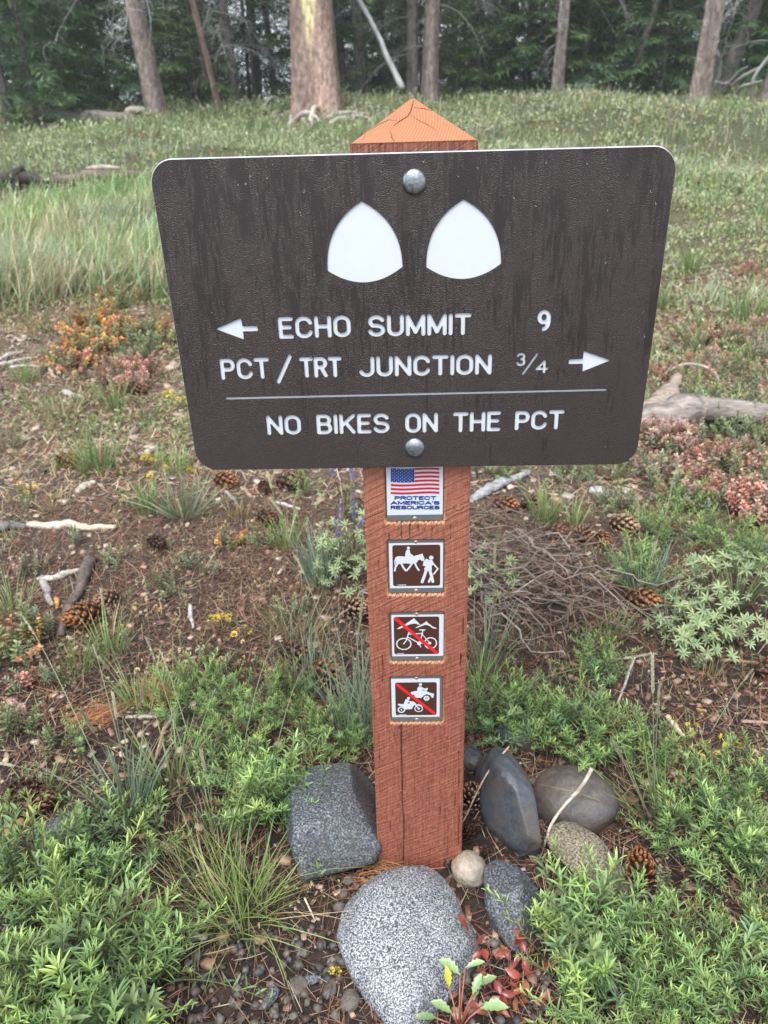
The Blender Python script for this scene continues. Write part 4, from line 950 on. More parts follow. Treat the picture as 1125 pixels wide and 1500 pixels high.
for i, (a_, b_, h) in enumerate([((1040, 140), (1020, 60), 1.0), ((1050, 138), (1038, 90), .7), ((1045, 140), (1085, 105), .6), ((1060, 146), (1125, 95), .7), ((1035, 138), (1050, 80), .9), ((1070, 146), (1110, 120), .3), ((1052, 140), (1040, 118), .35), ((1100, 140), (1125, 60), 1.0)]):
    A_ = gp(a_[0], 148) - b0; B_ = Vector(up(at_dist(b_[0], 15.4), (150 - b_[1]) * .0143)) - b0
    stick('limb', '', [A_, A_.lerp(B_, .4) + Vector((RND.uniform(-.2, .2), 0, RND.uniform(-.1, .15))), A_.lerp(B_, .75) + Vector((RND.uniform(-.25, .2), 0, .05)), B_], [.035, .028, .02, .008], (.46, .45, .43), 40 + i, parent=dt)
# rotten log across the grass at the left
p0, p1, p2, p3 = gp(-60, 274), gp(10, 274), gp(35, 273), gp(75, 274)
stick('rotten_log', 'black charred log end in the tall grass at the left edge', [up(p0, .05), up(p1, .05), up(p2, .07), up(p3, .02)], [.055, .05, .07, .03], (.05, .043, .04), 60, cat='log', rough=.3)
stick('charred_root', 'short black root standing up from the charred log', [gp(26, 277), up(gp(30, 276), .14), up(gp(40, 275), .2)], [.05, .04, .012], (.035, .03, .028), 61, cat='root', rough=.3)
p0, p1, p2, p3 = gp(85, 270), gp(130, 268), gp(180, 268), gp(235, 264)
stick('rotten_log', 'long brown rotting log with pale split top in the grass left of the sign', [up(p0, .05), up(p1, .07), up(p2, .07), up(p3, .06)], [.04, .06, .05, .055], (.16, .12, .1), 62, cat='log', rough=.25, extra=[([up(p1, .14), up(p1.lerp(p2, .5), .15), up(p2, .14)], [.012, .022, .012], (.5, .42, .33)), ([up(p0, -.01), up(p1, .0), up(p2, .0)], .05, (.04, .03, .028))])
# ------------------------------------------------------------------ meadow cover, beyond counting
rg = np.random.default_rng(77)
SAGE = np.array([[.3, .37, .24], [.22, .31, .16], [.31, .38, .27], [.2, .3, .12], [.3, .35, .2], [.28, .34, .27]])
GRS = np.array([[.19, .29, .12], [.24, .35, .15], [.32, .39, .2], [.17, .26, .1], [.4, .37, .24], [.25, .33, .22], [.32, .37, .24]])
def leftside(X, Y): return X + .18 - .02 * Y          # negative = left of the post as seen
def patch(X, Y, k, rg, seed):
    return np.clip(((pnoise(X, Y, 2.2, seed + 900) + 1) / 2 * k + rg.normal(0, .8, len(X))), 0, k - 1).astype(int)
def tuftgrass(n, xr, yr, dens, hgt, wid, name, label, per=16, spread=.05, lean=(.25, 0), pal=GRS, seed=1, bend=-.45):
    rg = np.random.default_rng(seed); X, Y = scatter(rg, n, xr, yr, dens); k = vfov(X, Y, .5); X, Y = X[k], Y[k]; n = len(X)
    h = hgt * rg.uniform(.6, 1.25, n); pc = pal[patch(X, Y, len(pal), rg, seed)] * rg.uniform(.82, 1.15, (n, 1))
    ii = np.repeat(np.arange(n), per); N = len(ii)
    x = X[ii] + rg.normal(0, spread, N); y = Y[ii] + rg.normal(0, spread, N); z = gz(x, y) - .004
    th = rg.uniform(0, 6.28, N); s = np.abs(rg.normal(0, .35, N))
    D = np.stack([np.cos(th) * s + lean[0] * rg.uniform(.3, 1.2, N), np.sin(th) * s + lean[1], np.ones(N)], 1)
    B = np.stack([-D[:, 0] + rg.normal(0, .2, N), -D[:, 1] + rg.normal(0, .2, N), np.full(N, .35)], 1)
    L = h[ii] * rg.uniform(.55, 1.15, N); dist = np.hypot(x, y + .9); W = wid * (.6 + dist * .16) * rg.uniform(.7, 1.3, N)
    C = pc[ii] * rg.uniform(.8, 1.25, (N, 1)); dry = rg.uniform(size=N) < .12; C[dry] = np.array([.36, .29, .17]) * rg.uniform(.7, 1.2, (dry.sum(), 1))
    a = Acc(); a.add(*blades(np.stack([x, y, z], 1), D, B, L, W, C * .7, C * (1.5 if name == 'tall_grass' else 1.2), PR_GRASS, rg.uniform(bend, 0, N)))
    o = a.obj(name, MAT['grass']); tag(o, label, 'grass', kind='stuff'); return o
def cover(n, xr, yr, dens, size, name, label, pal, seed, hh=.05, shape=PR_OVAL, ar=.42, cat='plants'):
    """low leafy cover: clumps of small leaves at all angles"""
    rg = np.random.default_rng(seed); X, Y = scatter(rg, n, xr, yr, dens); k = vfov(X, Y, .5); X, Y = X[k], Y[k]; n = len(X)
    per = 12; ii = np.repeat(np.arange(n), per); N = len(ii); pc = pal[patch(X, Y, len(pal), rg, seed)] * rg.uniform(.82, 1.15, (n, 1))
    dist = np.hypot(X, Y + .9); sc = (.7 + dist * .16)
    R = hh * rg.uniform(.6, 1.4, n) * sc
    u = rg.normal(size=(N, 3)); u[:, 2] = np.abs(u[:, 2]) * .8; u = norm(u)
    x = X[ii] + u[:, 0] * R[ii]; y = Y[ii] + u[:, 1] * R[ii]; z = gz(x, y) + u[:, 2] * R[ii] * rg.uniform(.3, 1.1, N)
    D = u + rg.normal(0, .5, (N, 3)); D[:, 2] += .25; B = np.stack([rg.normal(0, .5, N), rg.normal(0, .5, N), np.ones(N)], 1)
    L = size * sc[ii] * rg.uniform(.6, 1.3, N); C = pc[ii] * rg.uniform(.75, 1.25, (N, 1))
    a = Acc(); a.add(*blades(np.stack([x, y, z], 1), D, B, L, L * ar, C * .95, C * 1.0, shape, -.15))
    o = a.obj(name, MAT['leaf']); tag(o, label, cat, kind='stuff'); return o
# tall pale grass left of the sign, leaning right
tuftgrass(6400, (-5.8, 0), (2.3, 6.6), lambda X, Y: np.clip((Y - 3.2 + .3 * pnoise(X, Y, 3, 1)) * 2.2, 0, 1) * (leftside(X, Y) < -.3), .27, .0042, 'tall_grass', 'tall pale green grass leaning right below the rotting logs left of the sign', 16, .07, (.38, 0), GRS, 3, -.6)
# far meadow, both sides
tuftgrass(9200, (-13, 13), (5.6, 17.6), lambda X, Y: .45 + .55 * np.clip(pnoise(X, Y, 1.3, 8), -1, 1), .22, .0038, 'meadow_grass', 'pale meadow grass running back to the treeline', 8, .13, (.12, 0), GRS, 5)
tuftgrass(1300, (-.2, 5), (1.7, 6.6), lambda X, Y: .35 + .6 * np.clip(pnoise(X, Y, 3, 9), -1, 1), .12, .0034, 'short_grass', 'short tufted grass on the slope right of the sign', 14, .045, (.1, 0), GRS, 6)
cover(20500, (-13, 13), (5, 17.6), lambda X, Y: .5 + .5 * np.clip(pnoise(X, Y, 1.6, 12), -1, 1), .019, 'meadow_plants', 'grey green leafy plants filling the far meadow up to the trees', SAGE, 13, .055)
cover(10000, (.1, 5), (1.75, 7), lambda X, Y: .8 + .5 * pnoise(X, Y, 3.2, 14), .015, 'slope_plants', 'low sage green leafy cover on the slope right of the sign', SAGE, 15, .035)
cover(5600, (-5.3, -.1), (.9, 4.0), lambda X, Y: np.clip(.2 + .28 * (Y - 1.6) + .6 * pnoise(X, Y, 4, 16), 0, 1), .015, 'patchy_cover', 'patchy low green cover between tall grass and bare litter left of the sign', GRS, 17, .03)
cover(260, (-9, 9), (6.5, 15), lambda X, Y: pnoise(X, Y, 1.1, 19) > .1, .014, 'distant_lupines', 'mauve lupine flowers dotted through the far meadow', np.array([[.25, .22, .38], [.3, .27, .4], [.2, .2, .33]]), 18, .04, cat='flowers')
cover(200, (-9, 9), (5, 15), lambda X, Y: pnoise(X, Y, 1.5, 29) > .2, .018, 'reddish_patches', 'reddish brown plants scattered through the far meadow', np.array([[.36, .16, .1], [.3, .2, .12], [.25, .12, .09]]), 28, .045)
tuftgrass(2400, (-2.6, 1.2), (.3, 2.8), lambda X, Y: .15 + .6 * np.clip(pnoise(X, Y, 4, 31), 0, 1), .05, .0016, 'thin_dry_grass', 'thin sparse dry grass in the needle litter left of the post', 14, .035, (0, 0), np.array([[.4, .35, .22], [.27, .3, .15], [.2, .26, .1], [.2, .28, .14]]), 32, -.8)
tuftgrass(150, (-.75, .8), (-.45, .9), lambda X, Y: .6 + 0 * X, .045, .0011, 'fine_grass', 'thin fine grass wisps in the dark soil round the rocks', 7, .02, (0, 0), np.array([[.3, .27, .15], [.14, .2, .08], [.1, .15, .05]]), 34, -.8)
cover(1100, (-1.3, 1.3), (-.1, 1.7), lambda X, Y: .5 + .6 * pnoise(X, Y, 7, 45), .009, 'tiny_seedlings', 'tiny green seedlings scattered through the needle litter round the post', np.array([[.18, .27, .12], [.26, .33, .17], [.34, .34, .2], [.2, .3, .16]]), 46, .011)
# ------------------------------------------------------------------ rocks
def rock_mesh(seed, sx, sy, sz, lump=.18, cuts=0, mat='granite', sub=5, cutd=.72, fine=.012):
    bm = bmesh.new(); bmesh.ops.create_icosphere(bm, subdivisions=sub, radius=1); rg = np.random.default_rng(seed)
    V = np.array([v.co[:] for v in bm.verts]); n = norm(V); r = np.ones(len(V))
    for k, a_ in ((1.3, lump), (2.6, lump * .45), (5.5, lump * .18), (12, fine), (26, fine * .7)):
        for _ in range(3): kk = rg.normal(size=3) * k; r = r + a_ * .6 * np.sin(n @ kk + rg.uniform(0, 6.28))
    P = n * r[:, None]
    for _ in range(cuts):
        d = norm(rg.normal(size=3)); c = cutd * rg.uniform(.85, 1.15); over = P @ d - c; P = P - np.maximum(over, 0)[:, None] * d * .93
    P = P * np.array([sx, sy, sz])
    for v, p in zip(bm.verts, P): v.co = p
    me = bpy.data.meshes.new('rock'); bm.to_mesh(me); bm.free(); me.polygons.foreach_set('use_smooth', np.ones(len(me.polygons), bool)); me.materials.append(MAT[mat]); return me
def rockmat(name, stops, scale, rough=.5, bscale=90, bstr=.5, blot=None, detail=2, bd=.002, spec=.5):
    m = M(name); v = m.coord(); f = m.noise(v, scale, detail, .75); g_ = m.noise(v, 14, 4); h = m.noise(v, bscale, 5, .7)
    c = m.ramp(f, stops)
    if blot: c = m.mix(m.ramp(g_, [(.42, 0), (.62, blot[1])]), c, blot[0])
    m.done(c, m.mix(g_, rough - .1, rough + .12), m.bump(h, bstr, bd), 0, spec); MAT[name] = m.m
rockmat('granite', [(.36, (.022, .026, .032)), (.46, (.08, .09, .11)), (.54, (.31, .33, .35)), (.66, (.56, .57, .58))], 400, .5, 200, .45, ((.05, .055, .065), .35))
rockmat('dark_granite', [(.36, (.018, .02, .025)), (.5, (.075, .085, .1)), (.6, (.17, .19, .21)), (.7, (.33, .35, .36))], 300, .45, 120, .8, ((.05, .045, .035), .5), bd=.004)
rockmat('smooth_dark_stone', [(.3, (.033, .040, .05)), (.6, (.062, .073, .088))], 60, .42, 55, .7, ((.085, .062, .045), .7), 5, .004)
rockmat('pebble_stone', [(.3, (.05, .045, .04)), (.6, (.13, .115, .1))], 120, .6, 120, .7, ((.09, .06, .045), .6), 4)
rockmat('brown_stone', [(.3, (.055, .043, .037)), (.65, (.11, .085, .068))], 50, .45, 70, .7, ((.05, .05, .055), .7), 5, .004)
rockmat('tan_stone', [(.35, (.2, .16, .12)), (.6, (.38, .32, .25))], 60, .45, 80, .3, ((.16, .17, .15), .6), 4)
rockmat('gritty_stone', [(.38, (.06, .05, .035)), (.5, (.22, .19, .13)), (.65, (.42, .38, .29))], 260, .75, 160, 1.0, ((.1, .08, .05), .5), bd=.005)
def rock(name, label, px, py, me, sink=0., rot=(0, 0, 0), dz=0.):
    p = gp(px, py); o = inst(name, me, None, (p[0], p[1], p[2] + dz), rot); tag(o, label, 'rock'); return o
# photograph pixel at the rock's base centre; sizes in metres (half axes)
def rk(name, label, px, py, sx, sy, sz, seed, mat, rot=(0, 0, 0), lump=.15, cuts=0, dz=0, cutd=.72):
    return rock(name, label, px, py, rock_mesh(seed, sx, sy, sz, lump, cuts, mat, cutd=cutd), rot=[math.radians(a) for a in rot], dz=dz)
big_rock = rk('granite_rock', 'big rounded speckled light grey granite rock right in front of the post', 598, 1392, .101, .124, .055, 3, 'granite', (4, 0, -3), .08, 1, .008, .98)
for v_ in big_rock.data.vertices:
    t_ = v_.co.y / .125; v_.co.x *= 1 + .6 * t_ if t_ < 0 else 1 + .1 * math.sin(t_ * 3); v_.co.z = min(v_.co.z, .04 + .25 * (v_.co.z - .04)) if v_.co.z > .04 else v_.co.z
rk('granite_rock', 'dark blocky granite rock leaning against the left side of the post', 484, 1224, .094, .13, .115, 12, 'dark_granite', (14, 8, -16), .16, 9, .03, .62)
rk('river_stone', 'smooth wet bluish grey stone right of the post foot, upright oval', 742, 1192, .047, .10, .085, 5, 'smooth_dark_stone', (10, 0, 12), .13, 5, .02, .84)
rk('river_stone', 'rounded wet brown stone behind and right of the bluish smooth stone', 838, 1185, .078, .058, .052, 6, 'brown_stone', (0, 0, -22), .07, 0, .02)
rk('pebble', 'small tan rounded pebble at the right corner of the post foot', 687, 1282, .027, .028, .026, 7, 'tan_stone', (0, 0, 30), .08, 0, .012)
rk('granite_rock', 'dark angular rock between the big granite rock and the leafy bush', 748, 1338, .052, .066, .055, 14, 'dark_granite', (0, 6, 10), .12, 6, .02, .7)
rk('flat_stone', 'rough pale gritty slab half hidden behind the leafy bush', 858, 1268, .05, .085, .022, 9, 'gritty_stone', (22, 10, 40), .12, 4, .018)
rk('river_stone', 'small grey stone peeping out behind the upright bluish stone', 762, 1085, .045, .035, .032, 10, 'smooth_dark_stone', (0, 0, 0), .1, 0, .01)
rk('river_stone', 'small dark stone close against the right side of the post', 692, 1118, .022, .03, .02, 11, 'smooth_dark_stone', (0, 0, 0), .1, 0, .008)
rk('granite_rock', 'grey lichened rock under the grass at the left edge', 85, 1222, .05, .045, .03, 16, 'dark_granite', (0, 0, 20), .15, 3, .0)
rk('pebble', 'small grey angular pebble in the gravel left of the big granite rock', 437, 1446, .013, .015, .009, 18, 'pebble_stone', (0, 0, 0), .2, 4, .004)
rk('pebble', 'pale grey flat pebble in the gravel beside the angular one', 458, 1437, .014, .009, .007, 19, 'dark_granite', (0, 0, 0), .2, 4, .004)
rk('pebble', 'dark rounded pebble touching the lower left of the big granite rock', 512, 1468, .014, .015, .009, 20, 'pebble_stone', (0, 0, 0), .1, 0, .006)
rk('pebble', 'reddish pebble in the gravel above the dark rounded pebble', 483, 1450, .010, .017, .008, 21, 'brown_stone', (0, 0, -20), .15, 3, .004)
rk('pebble', 'long grey pebble at the left end of the gravel', 396, 1462, .010, .02, .009, 22, 'dark_granite', (0, 0, -30), .15, 3, .004)
for i, (px, py, r) in enumerate([(376, 1475, .008), (420, 1468, .007), (450, 1470, .006), (466, 1480, .007), (402, 1486, .009), (430, 1490, .006), (355, 1490, .009), (492, 1488, .008), (340, 1470, .007), (445, 1398, .009), (512, 1290, .012), (503, 1310, .010), (522, 1300, .009), (497, 1330, .011)]):
    rk('pebble', 'little brownish grey pebble in the dark soil by the rocks', px, py, r, r * .8, r * .7, 30 + i, ('brown_stone', 'pebble_stone', 'pebble_stone')[i % 3], (0, 0, i * 40), .15, 2, .003)['group'] = 'little pebbles by the granite rock'

# ------------------------------------------------------------------ pine cones
def scale_mesh(seed, col, tip, s=1.):
    a = Acc(); L, W, H = .0105 * s, .0098 * s, .0028 * s
    st = [(0, .3, .5), (.45, .8, .8), (.8, 1., 1.1), (1.0, .55, 1.0)]; V = []; C = []
    for t, w, h in st:
        z = L * t * .25 + .0035 * s * t * t
        V += [(L * t, -W / 2 * w, z), (L * t, 0, z + H * h * .8), (L * t, W / 2 * w, z), (L * t, 0, z - H * h * .5)]
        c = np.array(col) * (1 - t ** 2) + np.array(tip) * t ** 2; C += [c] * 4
    Q = [(j * 4 + i, j * 4 + (i + 1) % 4, j * 4 + 4 + (i + 1) % 4, j * 4 + 4 + i) for j in range(3) for i in range(4)] + [(15, 14, 13, 12)]
    return a.add(V, Q, C).mesh('scale', MAT['cone'])
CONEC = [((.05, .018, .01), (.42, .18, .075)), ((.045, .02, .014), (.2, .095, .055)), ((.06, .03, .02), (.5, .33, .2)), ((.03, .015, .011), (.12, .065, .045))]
SCL = [scale_mesh(i, *c) for i, c in enumerate(CONEC)]
def cone_layout(L, R, n, rg):
    out = []
    for i in range(n):
        t = (i + .5) / n; r = R * math.sin(math.pi * (.12 + .8 * t)) ** .7 * .62; th = i * 2.39996; pitch = math.radians(-15 + 85 * t)
        out.append(((math.cos(th) * r, math.sin(th) * r, L * t), (0, -pitch, th), (R / .022) * (.75 + .4 * math.sin(math.pi * t)) * rg.uniform(.9, 1.1)))
    return out
def core_mesh(L, R):
    V, Q, T = tube([(0, 0, z * L) for z in np.linspace(0, .97, 7)], [R * .25, R * .5, R * .6, R * .6, R * .5, R * .35, R * .1], 8, 1, .05)
    return Acc().add(V, Q, (.035, .016, .01), T).mesh('core', MAT['cone'])
CORE = core_mesh(.06, .022)
def pine_cone(label, px, py, kind=0, L=.06, tilt=80, yaw=0, n=52, split=True, dz=.016, group=None):
    p = gp(px, py); rg = np.random.default_rng(int(px * 7 + py)); s = L / .06
    t = empty('pine_cone', (p[0], p[1], p[2] + dz * s), (math.radians(tilt), 0, math.radians(yaw)), s); tag(t, label, 'pine cone', group)
    inst('core', CORE, t)
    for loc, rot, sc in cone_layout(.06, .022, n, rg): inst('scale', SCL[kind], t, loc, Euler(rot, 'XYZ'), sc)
    return t
pine_cone('upright brown pine cone with glossy open scales right of the gritty slab', 938, 1296, 0, .062, -12, 20, dz=.0)
pine_cone('brown pine cone lying in dark needles at the right edge', 1104, 993, 1, .062, 75, 100)
pine_cone('dull brown pine cone wedged between post and bluish stone', 690, 1180, 2, .06, 15, 0, dz=.0)
pine_cone('small grey closed cone at the post foot above the tan pebble', 685, 1232, 3, .035, 10, 0, 40)
pine_cone('small dark cone between tan pebble and bluish stone', 708, 1258, 3, .025, 20, 60, 34)
pine_cone('small grey cone right beside the post above the other small cones', 684, 1214, 3, .03, 60, 60, 34)
pine_cone('small dark cone in front of the post foot behind the granite rock', 654, 1276, 3, .025, 50, 160, 34)
pine_cone('small dark cone left of the post foot among the needles', 535, 1272, 3, .028, 50, 100, 34)
pine_cone('orange brown pine cone on the right side of the twig heap', 915, 885, 0, .075, 80, 60)
pine_cone('brown pine cone just below the one right of the twig heap', 938, 905, 1, .06, 80, 120)
pine_cone('pine cone near the twig heap closest to the sign edge', 722, 745, 0, .07, 85, 70)
pine_cone('brown pine cone right of the small grass tuft behind the twig heap', 765, 748, 1, .07, 85, 130)
pine_cone('brown pine cone at the top of the twig heap, left of the pale one', 795, 790, 1, .065, 85, 100)
pine_cone('dark pine cone among the twigs at the back of the heap', 850, 800, 1, .065, 80, 160)
pine_cone('pale orange pine cone at the back right of the twig heap', 892, 775, 2, .075, 85, 60)
pine_cone('reddish cone among the twigs under the pale orange cone', 872, 792, 0, .06, 85, 20)
pine_cone('long orange pine cone left of the bark-covered stick', 150, 905, 0, .085, 82, -45, 64)
pine_cone('orange cone end touching the long orange cone by the stick', 175, 880, 2, .06, 82, -45)
pine_cone('brown pine cone lying left of the grass tuft far left', 85, 683, 0, .075, 85, 80)
pine_cone('grey brown pine cone near the pinkish plants at the far left', 187, 580, 1, .085, 85, 80)
pine_cone('brown pine cone just below the sign at its lower left corner', 315, 712, 0, .075, 85, 80)
pine_cone('dark brown pine cone below the sign with yellow flower at its tip', 405, 716, 1, .085, 85, 100)
pine_cone('dim pine cone in the litter below the two under the sign', 378, 765, 1, .07, 85, 60)
pine_cone('brown pine cone half buried left of the blue lupines', 385, 715, 1, .05, 85, 20)
pine_cone('pale brown cone cluster piece under the pale lupine leaves', 505, 905, 2, .07, 60, 60)
pine_cone('brown cone beside the post under the pale lupine leaves', 528, 912, 2, .065, 70, 130)
pine_cone('darker cone above the pale ones left of the post', 512, 890, 1, .06, 80, 20)
pine_cone('dark brown pine cone hidden behind the middle green bush', 412, 965, 1, .07, 80, 80)
pine_cone('orange pine cone poking from the grass left of the post', 448, 998, 0, .075, 85, 95)
pine_cone('reddish pine cone right of the orange one in the grass', 478, 1012, 0, .06, 85, 60)
pine_cone('dark cone in the litter at the far left behind sticks', 222, 800, 3, .06, 80, 50)
pine_cone('reddish cone under the pink plants at the right edge', 1108, 612, 0, .08, 85, 50)
pine_cone('dark cone under the pink plants left of the reddish one', 1075, 600, 3, .08, 85, 100)
pine_cone('dim cone in the shade under the bright bush right', 960, 785, 1, .06, 85, 100)
pine_cone('dark wet cone in the soil at the left edge by the grass', 28, 1165, 3, .075, 82, 60)
pine_cone('reddish wet cone in the soil at the left edge lower down', 15, 1200, 1, .07, 82, 110)

# ------------------------------------------------------------------ sticks and fallen wood near the post
STK = [
 ('split_wood', 'pale split piece of wood lying flat at the left beyond the sticks', (42, 772), (170, 776), .013, (.5, .42, .33)),
 ('branch', 'grey bark-covered branch end joining the pale split wood at the left edge', (-20, 776), (40, 775), .013, (.2, .19, .19)),
 ('branch', 'thick dark scaly stick pointing down left beside the long orange cone', (132, 822), (90, 935), .014, (.13, .1, .09)),
 ('branch', 'pale broken grey branch meeting the scaly stick from the left', (66, 852), (120, 838), .009, (.42, .38, .34)),
 ('branch', 'short grey forked branch below the pale broken one', (62, 850), (78, 890), .009, (.3, .28, .27)),
 ('branch', 'orange broken stick end left of the scaly stick', (82, 880), (84, 893), .006, (.5, .25, .08)),
 ('branch', 'top one of the three pale branches at the left edge', (-5, 531), (35, 517), .011, (.46, .42, .37)),
 ('branch', 'middle one of the three pale branches at the left edge', (-5, 538), (48, 526), .010, (.5, .47, .43)),
 ('branch', 'lowest pale branch of the three at the left edge', (15, 539), (62, 538), .008, (.46, .43, .4)),
 ('branch', 'short pale stick slanting down right of the three pale branches', (68, 534), (82, 556), .011, (.46, .38, .3)),
 ('wood_chunk', 'white weathered wood chunk in dry grass at the far left', (95, 579), (122, 586), .013, (.45, .43, .4)),
 ('wood_chunk', 'pale wood piece close to the left edge of the sign', (240, 545), (262, 540), .018, (.5, .4, .32)),
 ('wood_chunk', 'grey wood lump on the edge of the tall grass', (172, 413), (200, 416), .03, (.33, .29, .29)),
 ('branch', 'flat pale stick in the litter right of the far left cone', (112, 722), (140, 708), .011, (.44, .38, .31)),
 ('branch', 'pale stick near the lower left corner of the sign', (205, 670), (232, 656), .009, (.42, .38, .34)),
 ('wood_chunk', 'dark grey bark piece near the sign edge with pale tip', (190, 640), (225, 612), .011, (.2, .17, .16)),
 ('branch', 'bent pale twig below the sign by the two cones', (330, 722), (356, 748), .006, (.4, .35, .3)),
 ('branch', 'pale straight twig between the sign bottom and blue lupines', (400, 738), (440, 748), .006, (.4, .37, .35)),
 ('branch', 'forked white twig left of the yellow flower clump', (278, 888), (283, 922), .0055, (.45, .42, .4)),
 ('branch', 'long thin reddish twig among the grass at the left', (246, 1050), (222, 1135), .0032, (.32, .18, .11)),
 ('branch', 'straight pale twig lying left of the reddish twig', (185, 1052), (252, 1050), .004, (.36, .3, .25)),
 ('branch', 'pale thin twig at the right end of the twig heap', (930, 962), (905, 1030), .003, (.4, .36, .33)),
 ('branch', 'pale stub stick lying in dark soil at the right', (978, 1052), (1002, 1082), .006, (.5, .4, .3)),
 ('branch', 'brown twig lying across the soil at the right edge', (1055, 968), (1140, 975), .004, (.3, .18, .12)),
 ('branch', 'thin brown twig at the right edge above the yellow flowers', (1085, 1058), (1140, 1064), .004, (.3, .2, .15)),
 ('branch', 'grey lichened stick behind the first cone right of the post', (690, 735), (775, 695), .014, (.3, .3, .31)),
 ('wood_chunk', 'white gnarled wood chunk behind the twig heap', (868, 722), (888, 727), .013, (.36, .35, .34)),
 ('branch', 'reddish brown stick at the left edge by the wet cones', (8, 1226), (40, 1206), .009, (.3, .14, .09)),
 ('branch', 'thin pale stem lying on the big granite rock left side', (446, 1316), (462, 1350), .0016, (.5, .43, .33)),
 ('branch', 'thin straw leaning on the post foot at the left', (536, 1244), (557, 1278), .002, (.45, .36, .25)),
]
for i, (nm, lab, a_, b_, r, col) in enumerate(STK):
    A_, B_ = gp(*a_), gp(*b_); mid = A_.lerp(B_, .5); L = (B_ - A_).length
    stick(nm, lab, [up(A_, r * .6), up(mid, r * 1.1) if r < .007 else up(mid, r * .8), up(B_, r * .6)], [r, r * 1.05, r * .6], col, 200 + i, cat='stick' if r < .01 else 'wood', rough=.22 if r > .008 else .1)
# the crooked stick leaning on the brown stone
A_, B_ = gp(796, 1252), gp(858, 1205)
stick('branch', 'crooked grey stick leaning up against the rounded brown stone', [up(A_, .02), up(A_.lerp(B_, .12), .06), up(A_.lerp(B_, .42), .085), up(A_.lerp(B_, .75), .1), up(B_, .125)], [.0022, .0028, .003, .004], (.4, .34, .29), 240, cat='stick', rough=.12)
A_, B_ = gp(676, 1215), gp(742, 1165); stick('branch', 'thin tan twig lying over the bluish smooth stone', [up(A_, .01), up(A_.lerp(B_, .5), .085), up(B_, .115)], .0016, (.36, .27, .19), 241, cat='stick')
# the big grey log at the right
lg = [gp(935, 640), gp(985, 632), gp(1040, 630), gp(1150, 648)]
big_log = stick('fallen_log', 'big gnarled grey log under the pink plants right of the sign', [up(lg[0], .04), up(lg[1], .07), up(lg[2], .07), up(lg[3], .07)], [.03, .07, .05, .045], (.27, .235, .21), 250, cat='log', rough=.2, n=14,
    extra=[([up(gp(940, 632), .05), up(gp(975, 608), .07), up(gp(990, 585), .1)], [.05, .035, .012], (.32, .26, .22)), ([up(gp(960, 645), .03), up(gp(1000, 640), .03)], [.05, .06], (.3, .27, .25))])
stick('branch', 'curved pale root loop among the pink plants above the grey log', [gp(960, 560), up(gp(1000, 550), .05), up(gp(1045, 565), .06), up(gp(1048, 588), .03), gp(1010, 600)], .006, (.42, .36, .32), 251, cat='stick', rough=.1)

# the heap of thin dead stems right of the post
TWG = []
for i in range(8):
    rg = np.random.default_rng(300 + i); L = .22; P = wander((0, 0, 0), (L, 0, 0), 9, .22, rg); P[:, 2] = np.abs(P[:, 2]) * .6 + .012 * np.sin(np.linspace(0, 3.1, 9))
    V, Q, T = tube(P, np.linspace(.0022, .0011, 9), 5, i, .1); a = Acc().add(V, Q, np.array([(.2, .16, .135), (.14, .105, .085), (.27, .23, .2), (.18, .12, .085)][i % 4]), T)
    P2 = wander(P[4], P[4] + np.array([.06, rg.choice([-.04, .04]), .012]), 5, .2, rg); V, Q, T = tube(P2, np.linspace(.0013, .0007, 5), 4, i, .1); a.add(V, Q, (.22, .17, .15), T)
    TWG.append(a.mesh('twig', MAT['wood']))
p = gp(800, 860); heap = empty('twig_heap', p); tag(heap, 'heap of thin tangled grey brown dead stems right of the post', 'twigs')
rg = np.random.default_rng(310)
for i in range(170):
    u, v_ = rg.uniform(0, 1) ** 1.0, rg.uniform(-1, 1); px = 690 + 200 * u + rg.normal(0, 12); py = 795 + 95 * u * .6 + 85 * v_ * (1 - .35 * u) + 20
    if px < 700: px = 700 + rg.uniform(0, 20)
    q = gp(px, py); h = rg.uniform(.0, .045) * (1 - abs(v_)) ; ang = math.radians(-14 + rg.normal(0, 34)) - .15 + (3.14 if i % 3 == 0 else 0)
    inst('twig', TWG[i % 8], heap, (q[0] - p[0] - .09, q[1] - p[1], q[2] - p[2] + .006 + h), (rg.uniform(-.7, .7), rg.normal(0, .12), ang), (lambda s_, k_: (s_, s_ * k_, s_ * k_))(rg.uniform(.45, 1.25), rg.uniform(.6, 1.5)))
